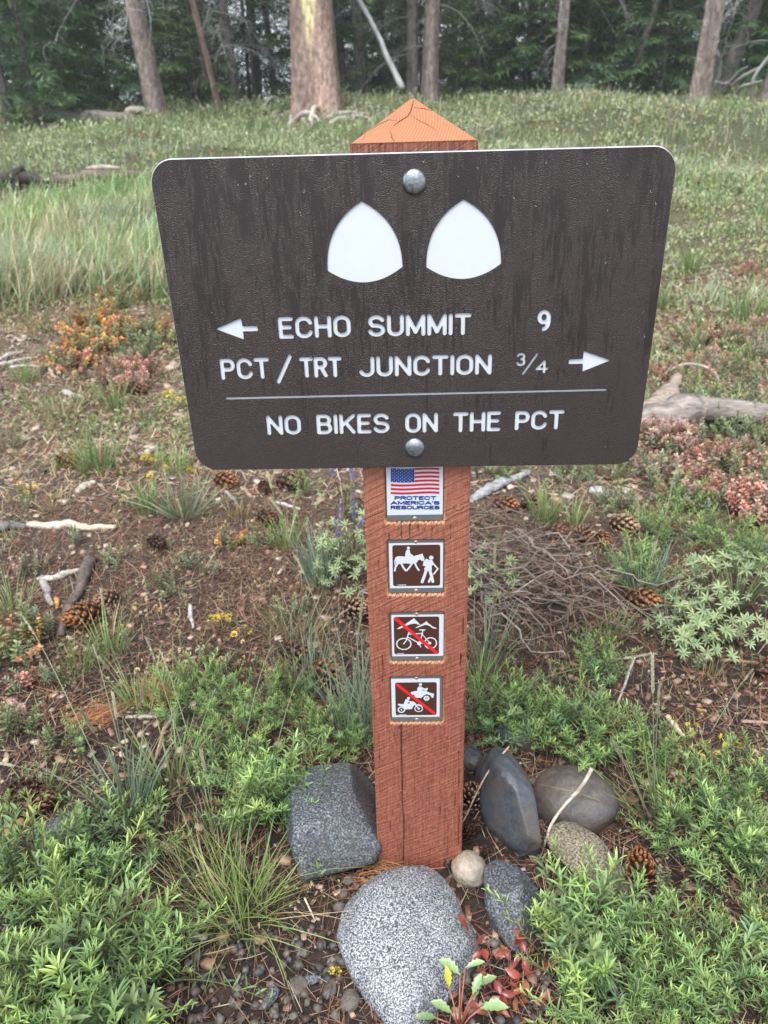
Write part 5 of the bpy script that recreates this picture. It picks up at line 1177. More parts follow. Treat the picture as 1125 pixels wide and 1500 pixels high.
# ------------------------------------------------------------------ plant builders
GOLD = 2.39996
def sprig_mesh(seed, L=.13, leafL=.024, leafW=.0042, n=34, c0=(.05, .12, .035), c1=(.17, .3, .06), stemc=(.12, .16, .06), start=.3, ang=(62, 22), prof=PR_LEAF, fold=.25, curve=.18, name='sprig', bend=-.25, top=.55):
    rg = np.random.default_rng(seed); a = Acc(); t = np.linspace(0, 1, 7)
    cx, cy = rg.normal(0, curve, 2); P = np.stack([cx * L * t ** 2, cy * L * t ** 2, L * t * .98], 1)
    V, Q, T = tube(P, np.linspace(.0013, .0006, 7), 4, seed, 0); a.add(V, Q, stemc, T)
    f = start + (1 - start) * (np.arange(n) / n) ** .8; th = np.arange(n) * GOLD + rg.normal(0, .25, n)
    pos = np.stack([np.interp(f, t, P[:, k]) for k in range(3)], 1)
    el = np.radians(ang[0] + (ang[1] - ang[0]) * ((f - start) / (1 - start)) ** 1.3 + rg.normal(0, 9, n))
    D = np.stack([np.sin(el) * np.cos(th), np.sin(el) * np.sin(th), np.cos(el)], 1); B = np.stack([-np.cos(el) * np.cos(th), -np.cos(el) * np.sin(th), np.sin(el)], 1)
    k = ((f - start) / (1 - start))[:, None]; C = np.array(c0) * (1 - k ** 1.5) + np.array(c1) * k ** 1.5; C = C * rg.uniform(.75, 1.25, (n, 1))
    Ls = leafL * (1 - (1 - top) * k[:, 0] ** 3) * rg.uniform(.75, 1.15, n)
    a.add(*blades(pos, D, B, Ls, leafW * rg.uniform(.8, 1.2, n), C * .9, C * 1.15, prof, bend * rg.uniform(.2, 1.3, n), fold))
    return a.mesh(name, MAT['leaf'])
SPR = {
 'bright': [sprig_mesh(400 + i, .13, .026, .0029, 32, (.13, .25, .11), (.34, .52, .16), ang=(66, 20), start=.22, curve=.3) for i in range(5)] + [sprig_mesh(408 + i, .13, .026, .0042, 22, (.09, .16, .09), (.2, .32, .13), ang=(75, 30), start=.3, curve=.4) for i in range(3)] + [sprig_mesh(412, .12, .022, .003, 16, (.3, .22, .1), (.2, .3, .1), start=.25, curve=.5)],
 'fine': [sprig_mesh(420 + i, .12, .021, .0017, 46, (.13, .25, .10), (.31, .49, .16), ang=(52, 22), curve=.3) for i in range(6)],
 'grey': [sprig_mesh(440 + i, .10, .020, .0048, 26, (.17, .23, .14), (.33, .40, .25), prof=PR_OVAL) for i in range(4)],
 'dull': [sprig_mesh(460 + i, .10, .018, .006, 26, (.15, .21, .10), (.28, .33, .17), prof=PR_OVAL, ang=(75, 40)) for i in range(4)],
 'orange': [sprig_mesh(480 + i, .09, .018, .0072, 22, (.34, .3, .14), (.66, (.42, .28)[i % 2], (.12, .17)[i % 2]), prof=PR_OVAL, ang=(80, 40)) for i in range(4)],
 'pink': [sprig_mesh(500 + i, .09, .015, .0052, 26, (.22, .27, .17), (.64, .40, .37), prof=PR_OVAL, ang=(75, 35)) for i in range(4)],
 'red': [sprig_mesh(520 + i, .07, .017, .0062, 24, (.44, .24, .18), (.63, .35, .31), prof=PR_OVAL, ang=(80, 45)) for i in range(3)],
}
def bush(name, label, px, py, R, H, n, kinds, group=None, cat='plant', lean=(0, 0), ell=1., sl=.13, seed=None, dens=.6, piece='sprig'):
    """leafy stems rising from the ground all over a patch, the outer ones leaning out"""
    p = gp(px, py); rg = np.random.default_rng(seed or int(px * 3 + py * 5)); t = empty(name, p); tag(t, label, cat, group)
    n = int(n * .8)
    for i in range(n):
        u = math.sqrt(rg.uniform()); th = rg.uniform(0, 6.283); ex, ey = math.cos(th) * u, math.sin(th) * u
        x, y = ex * R * dens, ey * R * dens * ell; gx_, gy_ = p[0] + x, p[1] + y
        if abs(gx_) < .085 and -.015 < gy_ < .16: continue
        tilt = u * rg.uniform(.35, 1.0) * math.atan2(R, H) * 1.1; h = H * (1 - .35 * u * u) * rg.uniform(.6, 1.2)
        d = Vector((math.cos(th) * math.sin(tilt) + lean[0], math.sin(th) * math.sin(tilt) + lean[1], math.cos(tilt))).normalized()
        q = d.to_track_quat('Z', 'Y'); e = (q @ Euler((0, 0, rg.uniform(0, 6.28))).to_quaternion()).to_euler()
        k = kinds[int(rg.integers(len(kinds)))]; me = SPR[k][int(rg.integers(len(SPR[k])))]; s = h / sl
        s = min(max(s, .6), 1.35); lift = max(0, h - sl * s * .95) * .7
        z = float(gz(gx_, gy_)) - p[2] - .008 + lift * .6
        inst(piece, me, t, (x, y, z), e, s)
    return t
B_ = 'narrow-leaved green bushes round the post'
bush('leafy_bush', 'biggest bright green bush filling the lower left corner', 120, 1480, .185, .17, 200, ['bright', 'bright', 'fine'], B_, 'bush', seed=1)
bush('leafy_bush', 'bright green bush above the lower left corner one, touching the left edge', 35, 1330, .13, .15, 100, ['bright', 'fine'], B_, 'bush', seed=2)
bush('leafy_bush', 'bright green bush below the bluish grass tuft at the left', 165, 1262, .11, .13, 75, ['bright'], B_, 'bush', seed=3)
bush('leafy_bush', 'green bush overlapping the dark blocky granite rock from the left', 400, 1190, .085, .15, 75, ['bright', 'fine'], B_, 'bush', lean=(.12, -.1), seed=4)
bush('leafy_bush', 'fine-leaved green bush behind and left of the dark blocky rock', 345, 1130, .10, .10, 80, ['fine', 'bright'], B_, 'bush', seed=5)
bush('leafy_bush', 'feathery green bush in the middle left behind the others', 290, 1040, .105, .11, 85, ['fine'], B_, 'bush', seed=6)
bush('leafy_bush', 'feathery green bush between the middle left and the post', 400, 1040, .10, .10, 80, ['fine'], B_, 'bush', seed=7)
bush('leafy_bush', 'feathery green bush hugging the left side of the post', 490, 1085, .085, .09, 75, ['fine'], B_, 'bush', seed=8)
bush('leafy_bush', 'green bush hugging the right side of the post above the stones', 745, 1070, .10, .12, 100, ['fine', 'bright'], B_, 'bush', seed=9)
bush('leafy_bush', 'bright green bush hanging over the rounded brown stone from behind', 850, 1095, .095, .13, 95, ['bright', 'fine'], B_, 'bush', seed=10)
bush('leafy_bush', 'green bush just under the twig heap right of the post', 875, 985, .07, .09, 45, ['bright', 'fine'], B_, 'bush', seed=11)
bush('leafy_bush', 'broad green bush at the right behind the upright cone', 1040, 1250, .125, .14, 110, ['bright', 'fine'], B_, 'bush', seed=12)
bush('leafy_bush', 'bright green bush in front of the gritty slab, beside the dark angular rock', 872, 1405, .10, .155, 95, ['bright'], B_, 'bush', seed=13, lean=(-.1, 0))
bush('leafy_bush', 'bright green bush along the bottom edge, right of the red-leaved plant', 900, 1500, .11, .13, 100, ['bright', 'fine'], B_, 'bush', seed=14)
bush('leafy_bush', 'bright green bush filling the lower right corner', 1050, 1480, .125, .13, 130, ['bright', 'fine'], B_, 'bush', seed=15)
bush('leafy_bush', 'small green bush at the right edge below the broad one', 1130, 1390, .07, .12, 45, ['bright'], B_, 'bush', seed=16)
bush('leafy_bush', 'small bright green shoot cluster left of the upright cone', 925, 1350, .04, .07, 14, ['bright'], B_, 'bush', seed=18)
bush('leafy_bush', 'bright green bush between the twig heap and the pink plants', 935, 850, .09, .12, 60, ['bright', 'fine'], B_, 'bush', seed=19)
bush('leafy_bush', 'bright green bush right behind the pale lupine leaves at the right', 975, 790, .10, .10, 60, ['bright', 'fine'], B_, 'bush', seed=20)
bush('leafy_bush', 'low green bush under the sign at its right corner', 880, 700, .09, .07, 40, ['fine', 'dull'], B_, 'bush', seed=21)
# left litter area, small plants
G2 = 'small leafy plants in the litter'
for i, (px, py, R, H, n, kd, lab) in enumerate([
 (25, 960, .08, .12, 40, ['dull', 'orange'], 'grey green plant with orange tips at the left edge'), (20, 1075, .06, .09, 26, ['dull', 'pink'], 'grey green plant with a few red leaves low at the left edge'),
 (55, 1010, .05, .08, 16, ['grey', 'red'], 'small plant with salmon red top leaves near the left edge'), (55, 935, .05, .09, 20, ['grey'], 'grey green plant beside the orange-tipped one at the left edge'),
 (45, 840, .06, .06, 18, ['grey', 'pink'], 'small grey green plant left of the pale broken branch'), (105, 800, .03, .07, 7, ['grey'], 'single grey green sprout just below the pale split wood'),
 (50, 738, .06, .05, 14, ['dull', 'grey'], 'small plant with yellowish flowers above the pale split wood'), (280, 830, .03, .05, 8, ['grey'], 'small grey green sprout with yellow buds under the sign corner'),
 (310, 848, .02, .04, 6, ['grey'], 'tiny grey sprout in bare litter below the sign'), (335, 800, .05, .07, 16, ['dull', 'orange'], 'small green plant with orange leaves below the sign bottom'),
 (300, 1000, .09, .06, 40, ['grey', 'dull'], 'pale silvery green cushion plant with cream flowers left of centre'), (425, 900, .05, .06, 12, ['dull', 'grey'], 'small mixed plant by the grass below the blue lupines'),
 (1013, 978, .016, .03, 6, ['grey'], 'tiny pale green seedling in dark needles at the right'), (975, 1325, .03, .05, 7, ['dull'], 'small seedling right below the upright cone'),
 (35, 1180, .03, .05, 8, ['fine'], 'small green sprout among the wet cones at the left edge')]):
    bush('small_plant', lab, px, py, R, H, n, kd, G2, sl=.1, seed=50 + i)
# orange and pink patches
G3 = 'orange and red turning plants left of the sign'
for i, (px, py, R, H, n, kd, lab) in enumerate([
 (150, 500, .22, .17, 170, ['orange', 'orange', 'orange', 'dull'], 'bright orange yellow plant left of the sign, topmost of the orange patch'), (110, 535, .18, .13, 110, ['orange', 'orange', 'dull', 'red'], 'orange plant at the left end of the orange patch'),
 (195, 560, .18, .15, 90, ['red', 'pink'], 'salmon red plant at the bottom of the orange patch'), (235, 500, .15, .16, 60, ['pink', 'orange', 'dull'], 'mixed orange and green plant touching the sign edge'),
 (210, 520, .12, .15, 34, ['dull', 'grey'], 'green plant inside the orange patch'), (70, 485, .14, .09, 26, ['dull', 'orange'], 'low green and yellow plant above the orange patch'), (180, 450, .2, .15, 45, ['dull', 'orange'], 'green and yellow plant where tall grass ends')]):
    bush('turning_plant', lab, px, py, R, H, n, kd, G3, sl=.1, seed=80 + i)
G4 = 'pink and green low shrubs right of the sign'
for i in range(34):
    px = RND.uniform(955, 1150); py = RND.uniform(480, 740)
    if px < 992 - (py - 230) * .13 + 20: px += 60
    kd = [['pink', 'grey'], ['pink', 'red'], ['grey', 'dull'], ['fine', 'grey'], ['pink']][i % 5]
    look = ['pink and grey green', 'pink and salmon', 'grey green', 'feathery green', 'dusty pink'][i % 5]; where = 'above' if py < 620 else 'below'
    bush('low_shrub', 'low %s leaved shrub on the slope %s the big grey log' % (look, where), px, py, .13, .12, 24, kd, '%s low shrubs %s the grey log' % (look, where), 'shrub', sl=.1, seed=120 + i)
bush('low_shrub', 'bright pink shrub spilling down at the right edge below the log', 1110, 760, .12, .15, 60, ['pink', 'red'], None, 'shrub', sl=.1, seed=160)
bush('low_shrub', 'pinkish red shrub just below the big grey log', 1000, 715, .12, .12, 50, ['pink', 'red'], None, 'shrub', sl=.1, seed=161)
bush('low_shrub', 'small deep red shrub far up the slope right of the sign', 1100, 405, .16, .12, 26, ['red'], None, 'shrub', sl=.1, seed=162)
bush('low_shrub', 'pinkish plant at the lower right corner of the sign', 935, 690, .08, .09, 26, ['pink', 'dull'], None, 'shrub', sl=.1, seed=163)

for i, (px, py, R, H, n, kd, lab) in enumerate([
 (1060, 800, .11, .11, 70, ['bright', 'fine'], 'green bush behind the big pale lupine at the right edge'), (1120, 830, .10, .12, 60, ['fine', 'grey'], 'grey green bush at the right edge above the big lupine'),
 (1000, 740, .10, .10, 50, ['bright', 'dull'], 'green bush among pink shrubs right of the sign bottom corner'), (905, 745, .07, .07, 30, ['grey', 'dull'], 'low dull bush right of the white wood chunk'),
 (830, 700, .08, .06, 34, ['grey', 'dull'], 'low grey green plants just under the sign right of the post'), (740, 700, .07, .06, 26, ['dull', 'fine'], 'low green plants under the sign close to the post'),
 (1090, 1170, .10, .12, 60, ['bright', 'fine'], 'green bush at the right edge behind the broad one'), (955, 1120, .07, .10, 40, ['fine', 'bright'], 'green bush between the brown stone and the broad bush'),
 (100, 1100, .05, .07, 16, ['fine', 'dull'], 'small green plant above the grey lichened rock at the left'), (235, 870, .05, .05, 14, ['grey', 'dull'], 'grey green plant near the cream flowers in the left litter'),
 (160, 830, .04, .05, 10, ['grey'], 'small grey plant right of the scaly stick'), (390, 800, .05, .06, 16, ['fine', 'dull'], 'small green plant in litter left of the blue green tuft'),
 (450, 720, .07, .08, 24, ['dull', 'fine'], 'green plants right under the sign left of the lupine'), (120, 640, .08, .06, 18, ['dull', 'fine'], 'low green plants left of the open litter tuft'),
 (60, 600, .1, .07, 26, ['dull', 'fine'], 'low green plants at the far left under the pale branches'), (215, 620, .07, .06, 18, ['dull'], 'low green plants under the salmon plant'),
 (20, 440, .2, .12, 40, ['dull', 'fine'], 'low green plants at the left edge under the tall grass'), (130, 590, .08, .07, 20, ['dull', 'fine'], 'low green plants right of the white wood chunk at left')]):
    bush('green_plant' if H < .09 else 'leafy_bush', lab, px, py, R, H, n, kd, 'more green plants round the signpost', 'plant', sl=.1 if H < .09 else .13, seed=220 + i)
for i, (px, py) in enumerate([(1040, 690), (1090, 690), (1120, 640), (1075, 735), (960, 660), (1130, 700), (1000, 660)]):
    bush('low_shrub', ['salmon pink shrub right under the middle of the big grey log', 'salmon pink shrub under the right part of the big grey log', 'salmon pink shrub pressed against the big grey log at the right edge', 'lowest salmon pink shrub, above the big pale lupine', 'salmon pink shrub right beside the sign lower right corner', 'salmon pink shrub at the right edge between log and lupine', 'salmon pink shrub under the left knob of the grey log'][i], px, py, .10, .13, 44, ['pink', 'pink', 'red'], 'salmon pink shrubs below the log', 'shrub', sl=.1, seed=260 + i)


# ------------------------------------------------------------------ lupines: palm-shaped leaves on stalks
def palm_mesh(seed, c=(.27, .38, .2), L=.022, W=.0046):
    rg = np.random.default_rng(seed); a = Acc(); st = .05; P = np.array([[0, 0, 0], [0.003, 0, st * .5], [.01, 0, st]]); V, Q, T = tube(P, .0009, 4, seed, 0); a.add(V, Q, (.14, .2, .09), T)
    n = 8; th = np.arange(n) / n * 6.283 + rg.normal(0, .1, n); el = .45 + rg.normal(0, .3, n)
    D = np.stack([np.cos(th) * np.cos(el), np.sin(th) * np.cos(el), np.sin(el)], 1); Bn = np.stack([-np.cos(th) * np.sin(el), -np.sin(th) * np.sin(el), np.cos(el)], 1)
    C = np.array(c) * rg.uniform(.85, 1.2, (n, 1)); a.add(*blades(np.tile(P[2], (n, 1)), D, Bn, L * rg.uniform(.75, 1.1, n), W, C * .85, C * 1.15, PR_LEAF, -.3, .3))
    return a.mesh('leaf', MAT['leaf'])
PALM = [palm_mesh(600 + i) for i in range(4)]
def spike_mesh(seed, L=.07, c=((.17, .17, .5), (.42, .4, .62))):
    rg = np.random.default_rng(seed); a = Acc(); V, Q, T = tube([(0, 0, 0), (0, 0, L * 1.5), (0, 0, L * 2.2)], .0012, 4, seed, 0); a.add(V, Q, (.18, .2, .12), T); n = 46
    f = np.arange(n) / n; th = np.arange(n) * GOLD; z = L * 1.1 + f * L * 1.1; D = np.stack([np.cos(th), np.sin(th), np.full(n, .7)], 1); D = norm(D)
    C = np.array([c[i] for i in rg.integers(0, 2, n)]) * rg.uniform(.8, 1.2, (n, 1))
    a.add(*blades(np.stack([0 * z, 0 * z, z], 1), D, np.stack([-np.cos(th), -np.sin(th), np.ones(n)], 1), .009 * (1.1 - f * .7), .005, C, C * 1.2, PR_OVAL, .4, .3)); return a.mesh('flower_spike', MAT['leaf'])
SPK = [spike_mesh(620 + i) for i in range(3)]
def lupine(label, px, py, R, H, n, spikes=0, seed=1, group='lupines with palm-shaped leaves', pal=None):
    p = gp(px, py); rg = np.random.default_rng(seed); t = empty('lupine', p); tag(t, label, 'lupine', group)
    for i in range(n):
        u = math.sqrt(rg.uniform()); th = rg.uniform(0, 6.28); x, y = R * u * math.cos(th), R * u * math.sin(th)
        if abs(p[0] + x) < .09 and -.03 < p[1] + y < .17: continue
        h = H * (1 - .6 * u * u) * rg.uniform(.3, 1) - .03; tilt = u * .8
        d = Vector((math.cos(th) * math.sin(tilt), math.sin(th) * math.sin(tilt) - .15, math.cos(tilt))); e = (d.to_track_quat('Z', 'Y') @ Euler((0, 0, rg.uniform(0, 6.28))).to_quaternion()).to_euler()
        inst('leaf', PALM[i % 4], t, (x, y, float(gz(p[0] + x, p[1] + y)) - p[2] + max(h, 0)), e, rg.uniform(.6, 1.05))
    for i in range(max(4, n // 8)):      # stems that carry the leaves
        th = rg.uniform(0, 6.28); u = rg.uniform(.2, .8); V, Q, T = tube([(0, 0, -.01), (R * u * .5 * math.cos(th), R * u * .5 * math.sin(th), H * .4), (R * u * math.cos(th), R * u * math.sin(th), H * .75)], .0016, 5, i, 0)
        Acc().add(V, Q, (.16, .2, .1), T).obj('stem', MAT['leaf'], t)
    for i in range(spikes): inst('flower_spike', SPK[i % 3], t, (rg.uniform(-.5, .5) * R, rg.uniform(-.3, .5) * R, H * .45), (rg.normal(0, .2), rg.normal(0, .2), 0), rg.uniform(.8, 1.1))
    return t
lupine('pale green lupine with blue flower spikes just left of the post', 515, 850, .07, .17, 90, 4, 1)
lupine('big pale green lupine without flowers at the right edge', 1075, 905, .13, .17, 190, 0, 2)
lupine('pale green lupine right below the big one at the right edge', 1010, 940, .065, .10, 60, 0, 3)
lupine('low pale lupine leaves against the right side of the post', 712, 870, .05, .07, 26, 0, 4)
lupine('low lupine leaves on the twig heap close to the post', 735, 830, .05, .05, 16, 0, 5)
lupine('lupine with mauve flowers behind the post under the sign', 508, 760, .06, .12, 16, 3, 6)
lupine('small dim lupine with mauve bloom right of the post under the sign', 700, 700, .05, .1, 12, 2, 7)

# ------------------------------------------------------------------ grass tufts
def tuft(label, px, py, n, L, R=.02, W=.0028, col=((.13, .2, .11), (.2, .27, .16)), spread=.35, lean=(0, 0), seeds=0, seed=1, bend=-.3, dry=.1, group='grass tufts', seedL=None, name='grass_tuft'):
    p = gp(px, py); rg = np.random.default_rng(seed + int(px)); t = empty(name, p); tag(t, label, 'grass tuft', group)
    th = rg.uniform(0, 6.28, n); u = np.sqrt(rg.uniform(0, 1, n)); x, y = R * u * np.cos(th), R * u * np.sin(th); s = spread * (u + rg.normal(0, .35, n))
    D = np.stack([np.cos(th) * s + lean[0], np.sin(th) * s + lean[1], np.ones(n)], 1); mess = .2 if spread < .6 else 1.0; Bn = np.stack([-D[:, 0] * (1 if spread < .6 else .5) + rg.normal(0, mess, n), -D[:, 1] * (1 if spread < .6 else .5) + rg.normal(0, mess, n), np.full(n, .3)], 1)
    k = rg.uniform(0, 1, (n, 1)); C = np.array(col[0]) * (1 - k) + np.array(col[1]) * k; d = rg.uniform(size=n) < dry; C[d] = np.array([.42, .33, .18]) * rg.uniform(.6, 1.1, (d.sum(), 1))
    P = np.stack([x, y, gz(p[0] + x, p[1] + y) - p[2] - .004], 1)
    prof = ((0, .7), (.2, 1), (.45, .95), (.7, .7), (1, .05))
    Acc().add(*blades(P, D, Bn, L * rg.uniform(.45, 1.1, n), W * rg.uniform(.7, 1.3, n), C * .85, C * 1.1, prof, bend * rg.uniform(0, 1.6, n) * (1 if spread < .6 else .7), .2)).obj('blades', MAT['grass'], t)
    for i in range(seeds):
        d = norm(np.array([rg.normal(0, .22) + lean[0], rg.normal(0, .2) + lean[1], 1.])); l = (seedL or L * 1.5) * rg.uniform(.8, 1.1); sway = rg.normal(0, .12, 3)
        q = [d * l * f + sway * l * f * f + np.array([0, 0, -.003]) for f in np.linspace(0, 1, 8)]
        stalk(t, q, rg)
    return t
def stalk(t, q, rg, frac=.2):
    q = np.array(q); V, Q, T = tube(q, np.linspace(.0010, .0006, len(q)), 4, 1, 0); o = Acc().add(V, Q, (.27, .31, .19), T).obj('stalk', MAT['grass'], t)
    n = 46; f = 1 - frac + frac * np.arange(n) / n; tt = np.linspace(0, 1, len(q)); P = np.stack([np.interp(f, tt, q[:, k]) for k in range(3)], 1); ax = norm(q[-1] - q[-2])
    th = np.arange(n) * GOLD; s1 = norm(np.cross(ax, [.3, .2, .9])); s2 = np.cross(ax, s1); D = ax + .28 * (np.cos(th)[:, None] * s1 + np.sin(th)[:, None] * s2)
    C = np.array([.36, .34, .24]) * rg.uniform(.75, 1.2, (n, 1)); a = Acc(); a.add(*blades(P, D, s1 + rg.normal(0, .3, (n, 3)), .011, .0022, C, C * 1.1, PR_LEAF, 0, 0)); a.obj('seed_head', MAT['grass'], o)
BLU = ((.17, .26, .17), (.28, .38, .27)); GG = ((.14, .24, .07), (.27, .37, .14)); DRY = ((.2, .17, .07), (.33, .25, .12))
tuft('tall bluish grass tuft hugging the left side of the post', 520, 1075, 95, .20, .045, .0026, BLU, .22, (-.03, 0), 3, 1)
tuft('dense upright blue green tuft below the sign left of the blue lupines', 470, 850, 110, .17, .05, .003, BLU, .2, (0, 0), 2, 2)
tuft('bluish grass tuft with long seed stalks at the left above the bright bush', 190, 1190, 60, .15, .04, .0036, BLU, .45, (.02, 0), 4, 3, seedL=.3)
tuft('yellowing arching grass tuft left of the dark blocky rock', 355, 1330, 200, .13, .055, .0016, ((.13, .22, .05), (.26, .34, .11)), .75, (.05, 0), 0, 4, -1.0, .22)
tuft('second yellowing tuft touching the first, closer to the bare soil', 300, 1290, 110, .11, .055, .0015, ((.13, .2, .06), (.28, .32, .12)), .7, (-.1, .1), 0, 5, -1.1, .3)
tuft('thin mixed tuft at the left above the bluish one', 205, 1040, 60, .13, .04, .002, GG, .5, (0, 0), 2, 6)
tuft('green tuft beside the scaly stick at the left', 110, 985, 60, .10, .035, .0022, GG, .6, (0, 0), 0, 7)
tuft('bright green tuft in open litter at the far left', 140, 690, 90, .15, .05, .0042, GG, .45, (-.1, 0), 0, 8)
tuft('spreading pale tuft by the lower left corner of the sign', 270, 755, 80, .17, .04, .004, ((.14, .2, .1), (.26, .31, .2)), .95, (0, 0), 0, 9, -.5, .2)
tuft('upright green tuft left of the spreading pale one', 215, 750, 50, .12, .03, .0038, GG, .3, (0, 0), 0, 10)
tuft('upright green tuft right of the post below the sign', 798, 765, 70, .13, .035, .003, GG, .3, (0, 0), 0, 11)
tuft('small yellow green tuft right of the upright green one', 842, 770, 40, .09, .025, .0028, GG, .25, (0, 0), 0, 12)
tuft('blue green tuft growing out of the twig heap next to the post', 715, 975, 34, .20, .03, .003, BLU, .3, (.05, 0), 1, 13)
tuft('blue green tuft right of the twig heap before the bright bush', 940, 870, 50, .16, .035, .0032, BLU, .4, (0, 0), 2, 14)
tuft('arching tuft under the cones right of the twig heap', 985, 925, 26, .13, .02, .0022, BLU, .9, (0, 0), 0, 15, -.7)
tuft('tuft with long arching stalks in the broad bush at the right', 960, 1210, 40, .19, .035, .002, GG, .35, (-.25, 0), 3, 16)
tuft('dull tuft in the litter between the two left bushes', 430, 930, 110, .10, .06, .0018, ((.15, .17, .07), (.25, .25, .12)), .7, (0, 0), 1, 17, -.6, .3)
tuft('tuft left of the charred log in the tall grass', 95, 610, 60, .12, .06, .003, ((.2, .2, .1), (.3, .28, .15)), .7, (0, 0), 0, 18, -.5, .4)
tuft('small tuft just under the yellow flower by the sign edge', 235, 680, 40, .07, .03, .003, GG, .4, (0, 0), 0, 19)
tuft('dry straw tuft at the far left above the pale split wood', 85, 745, 50, .09, .04, .002, DRY, 1.0, (0, 0), 0, 20, -.7, .5)
tuft('bluish tuft among the sticks left of the sign, farther up', 170, 600, 46, .15, .04, .004, GG, .35, (0, 0), 0, 21)
tuft('blue green tuft at the edge of the tall grass', 150, 410, 80, .25, .06, .006, BLU, .3, (0, 0), 0, 22)
tuft('pale tuft on the slope near the right edge of the sign', 1010, 400, 60, .2, .05, .005, GG, .5, (0, 0), 0, 23)
tuft('bright tuft far right on the slope', 1095, 470, 90, .17, .07, .005, GG, .5, (0, 0), 0, 24)
tuft('bright tuft right beside the sign at mid height', 965, 450, 60, .16, .06, .005, GG, .5, (0, 0), 0, 25)
tuft('fine tuft below the dark angular rock near the red leaves', 575, 1255, 20, .06, .02, .0012, GG, .8, (0, 0), 0, 26)
tuft('straggly tuft low at the left edge', 60, 1170, 50, .08, .03, .002, GG, .9, (0, 0), 0, 27, -.7, .3)
tuft('pale tuft at the left edge behind the grey green plants', 10, 660, 60, .14, .05, .003, ((.18, .22, .12), (.3, .3, .18)), .6, (.1, 0), 0, 28, -.5, .3)
tuft('tuft with red-brown dry blades behind the feathery bushes', 245, 1010, 90, .07, .04, .0014, ((.36, .17, .08), (.5, .3, .16)), 1.0, (0, 0), 0, 29, -.7, .3)
# long single stalks crossing the view
def long_stalk(label, a_, b_, h, sag=.0):
    A_ = gp(*a_); B_ = gp(*b_); t = empty('grass_stalk', A_); tag(t, label, 'grass stalk', 'long single grass stalks'); d = B_ - A_; rg = np.random.default_rng(int(a_[0]))
    stalk(t, [np.array(d * f) + np.array([0, 0, h * math.sin(f * 1.57) - sag * f * f]) for f in np.linspace(0, 1, 9)], rg, .22)
long_stalk('long grass stalk leaning far left over the scaly stick', (148, 1130), (60, 1010), .19)
long_stalk('grass stalk with fluffy head standing by the long orange cone', (180, 1110), (158, 1040), .16)
long_stalk('tall stalk leaning left, rising to the silvery cushion plant', (290, 1180), (236, 1050), .19)
long_stalk('tall stalk close to the first, ending a bit lower', (300, 1160), (250, 1040), .15)
long_stalk('pale stalk rising right to left before the post', (350, 1130), (410, 1030), .15)
long_stalk('stalk with green head before the post, leaning right', (395, 1140), (450, 1050), .12)
long_stalk('tall stalk arching up to the blue lupine left of the post', (500, 1010), (440, 900), .16)
long_stalk('horizontal pale stalk lying across the dark blocky rock', (395, 1190), (478, 1178), .04)
long_stalk('drooping stalk over the left edge of the picture', (120, 1150), (0, 1135), .03)
long_stalk('pale stalk lying across the top of the right bush', (740, 1010), (955, 985), .05)
long_stalk('thin stalk standing tall below the sign right corner', (965, 800), (985, 750), .18)
long_stalk('thin green stalk lying over dark needles at the right', (1040, 1075), (1095, 1010), .05)

for i, (px, py, n, L, W, pal, lab) in enumerate([(562, 1060, 40, .16, .0024, BLU, 'thin tuft at the left foot of the post below the stickers'), (455, 1000, 60, .17, .0024, BLU, 'blue green tuft a little left of the one hugging the post'), (250, 1150, 50, .15, .0026, GG, 'mixed tuft between bluish tuft and feathery bush'), (320, 1230, 50, .12, .0022, GG, 'green tuft under the green bush left of the dark rock'),
    (700, 1010, 50, .13, .0022, GG, 'green tuft at the right side of the post above the stones'), (890, 930, 40, .1, .002, GG, 'small tuft in front of the twig heap'), (300, 640, 60, .12, .003, GG, 'green tuft just left of the sign bottom edge'), (40, 560, 60, .12, .003, GG, 'green tuft under the three pale branches'),
    (350, 760, 50, .08, .0022, DRY, 'dry tuft below the sign among the cones'), (420, 800, 60, .12, .0024, GG, 'green tuft left of the dense blue green tuft'), (640, 700, 30, .1, .0024, GG, 'tuft behind the post just under the sign'), (1030, 1000, 30, .07, .0018, DRY, 'dry wisps in the dark needles at the right'),
    (160, 960, 60, .12, .0022, GG, 'green tuft in front of the long orange cone'), (20, 900, 50, .12, .0022, GG, 'green tuft at the left edge behind the orange tipped plant'), (260, 690, 50, .1, .0026, GG, 'green tuft touching the sign lower left corner')]):
    tuft(lab, px, py, n, L, .035, W, pal, .4, (0, 0), 1 if i % 3 == 0 else 0, 300 + i)

# ------------------------------------------------------------------ small yellow flowers
def flower_mesh(seed, col, n=26, R=.011, name='flower_head'):
    rg = np.random.default_rng(seed); a = Acc(); u = rg.normal(size=(n, 3)); u[:, 2] = np.abs(u[:, 2]); u = norm(u); C = np.array(col) * rg.uniform(.75, 1.2, (n, 1))
    a.add(*blades(u * R * .5, u + rg.normal(0, .4, (n, 3)), [0, 0, 1], R * .55, R * .4, C, C * 1.1, PR_OVAL, 0, 0)); return a.mesh(name, MAT['leaf'])
YEL, CRM = (.62, .56, .08), (.6, .5, .22)
FLW = [flower_mesh(700, YEL), flower_mesh(701, CRM), flower_mesh(702, (.5, .5, .12))]
STEMS = []
for i in range(3):
    V, Q, T = tube(wander((0, 0, 0), (0, 0, 1), 6, .08, np.random.default_rng(i)), .012, 4, i, 0); STEMS.append(Acc().add(V, Q, (.3, .24, .12), T).mesh('stem', MAT['leaf']))
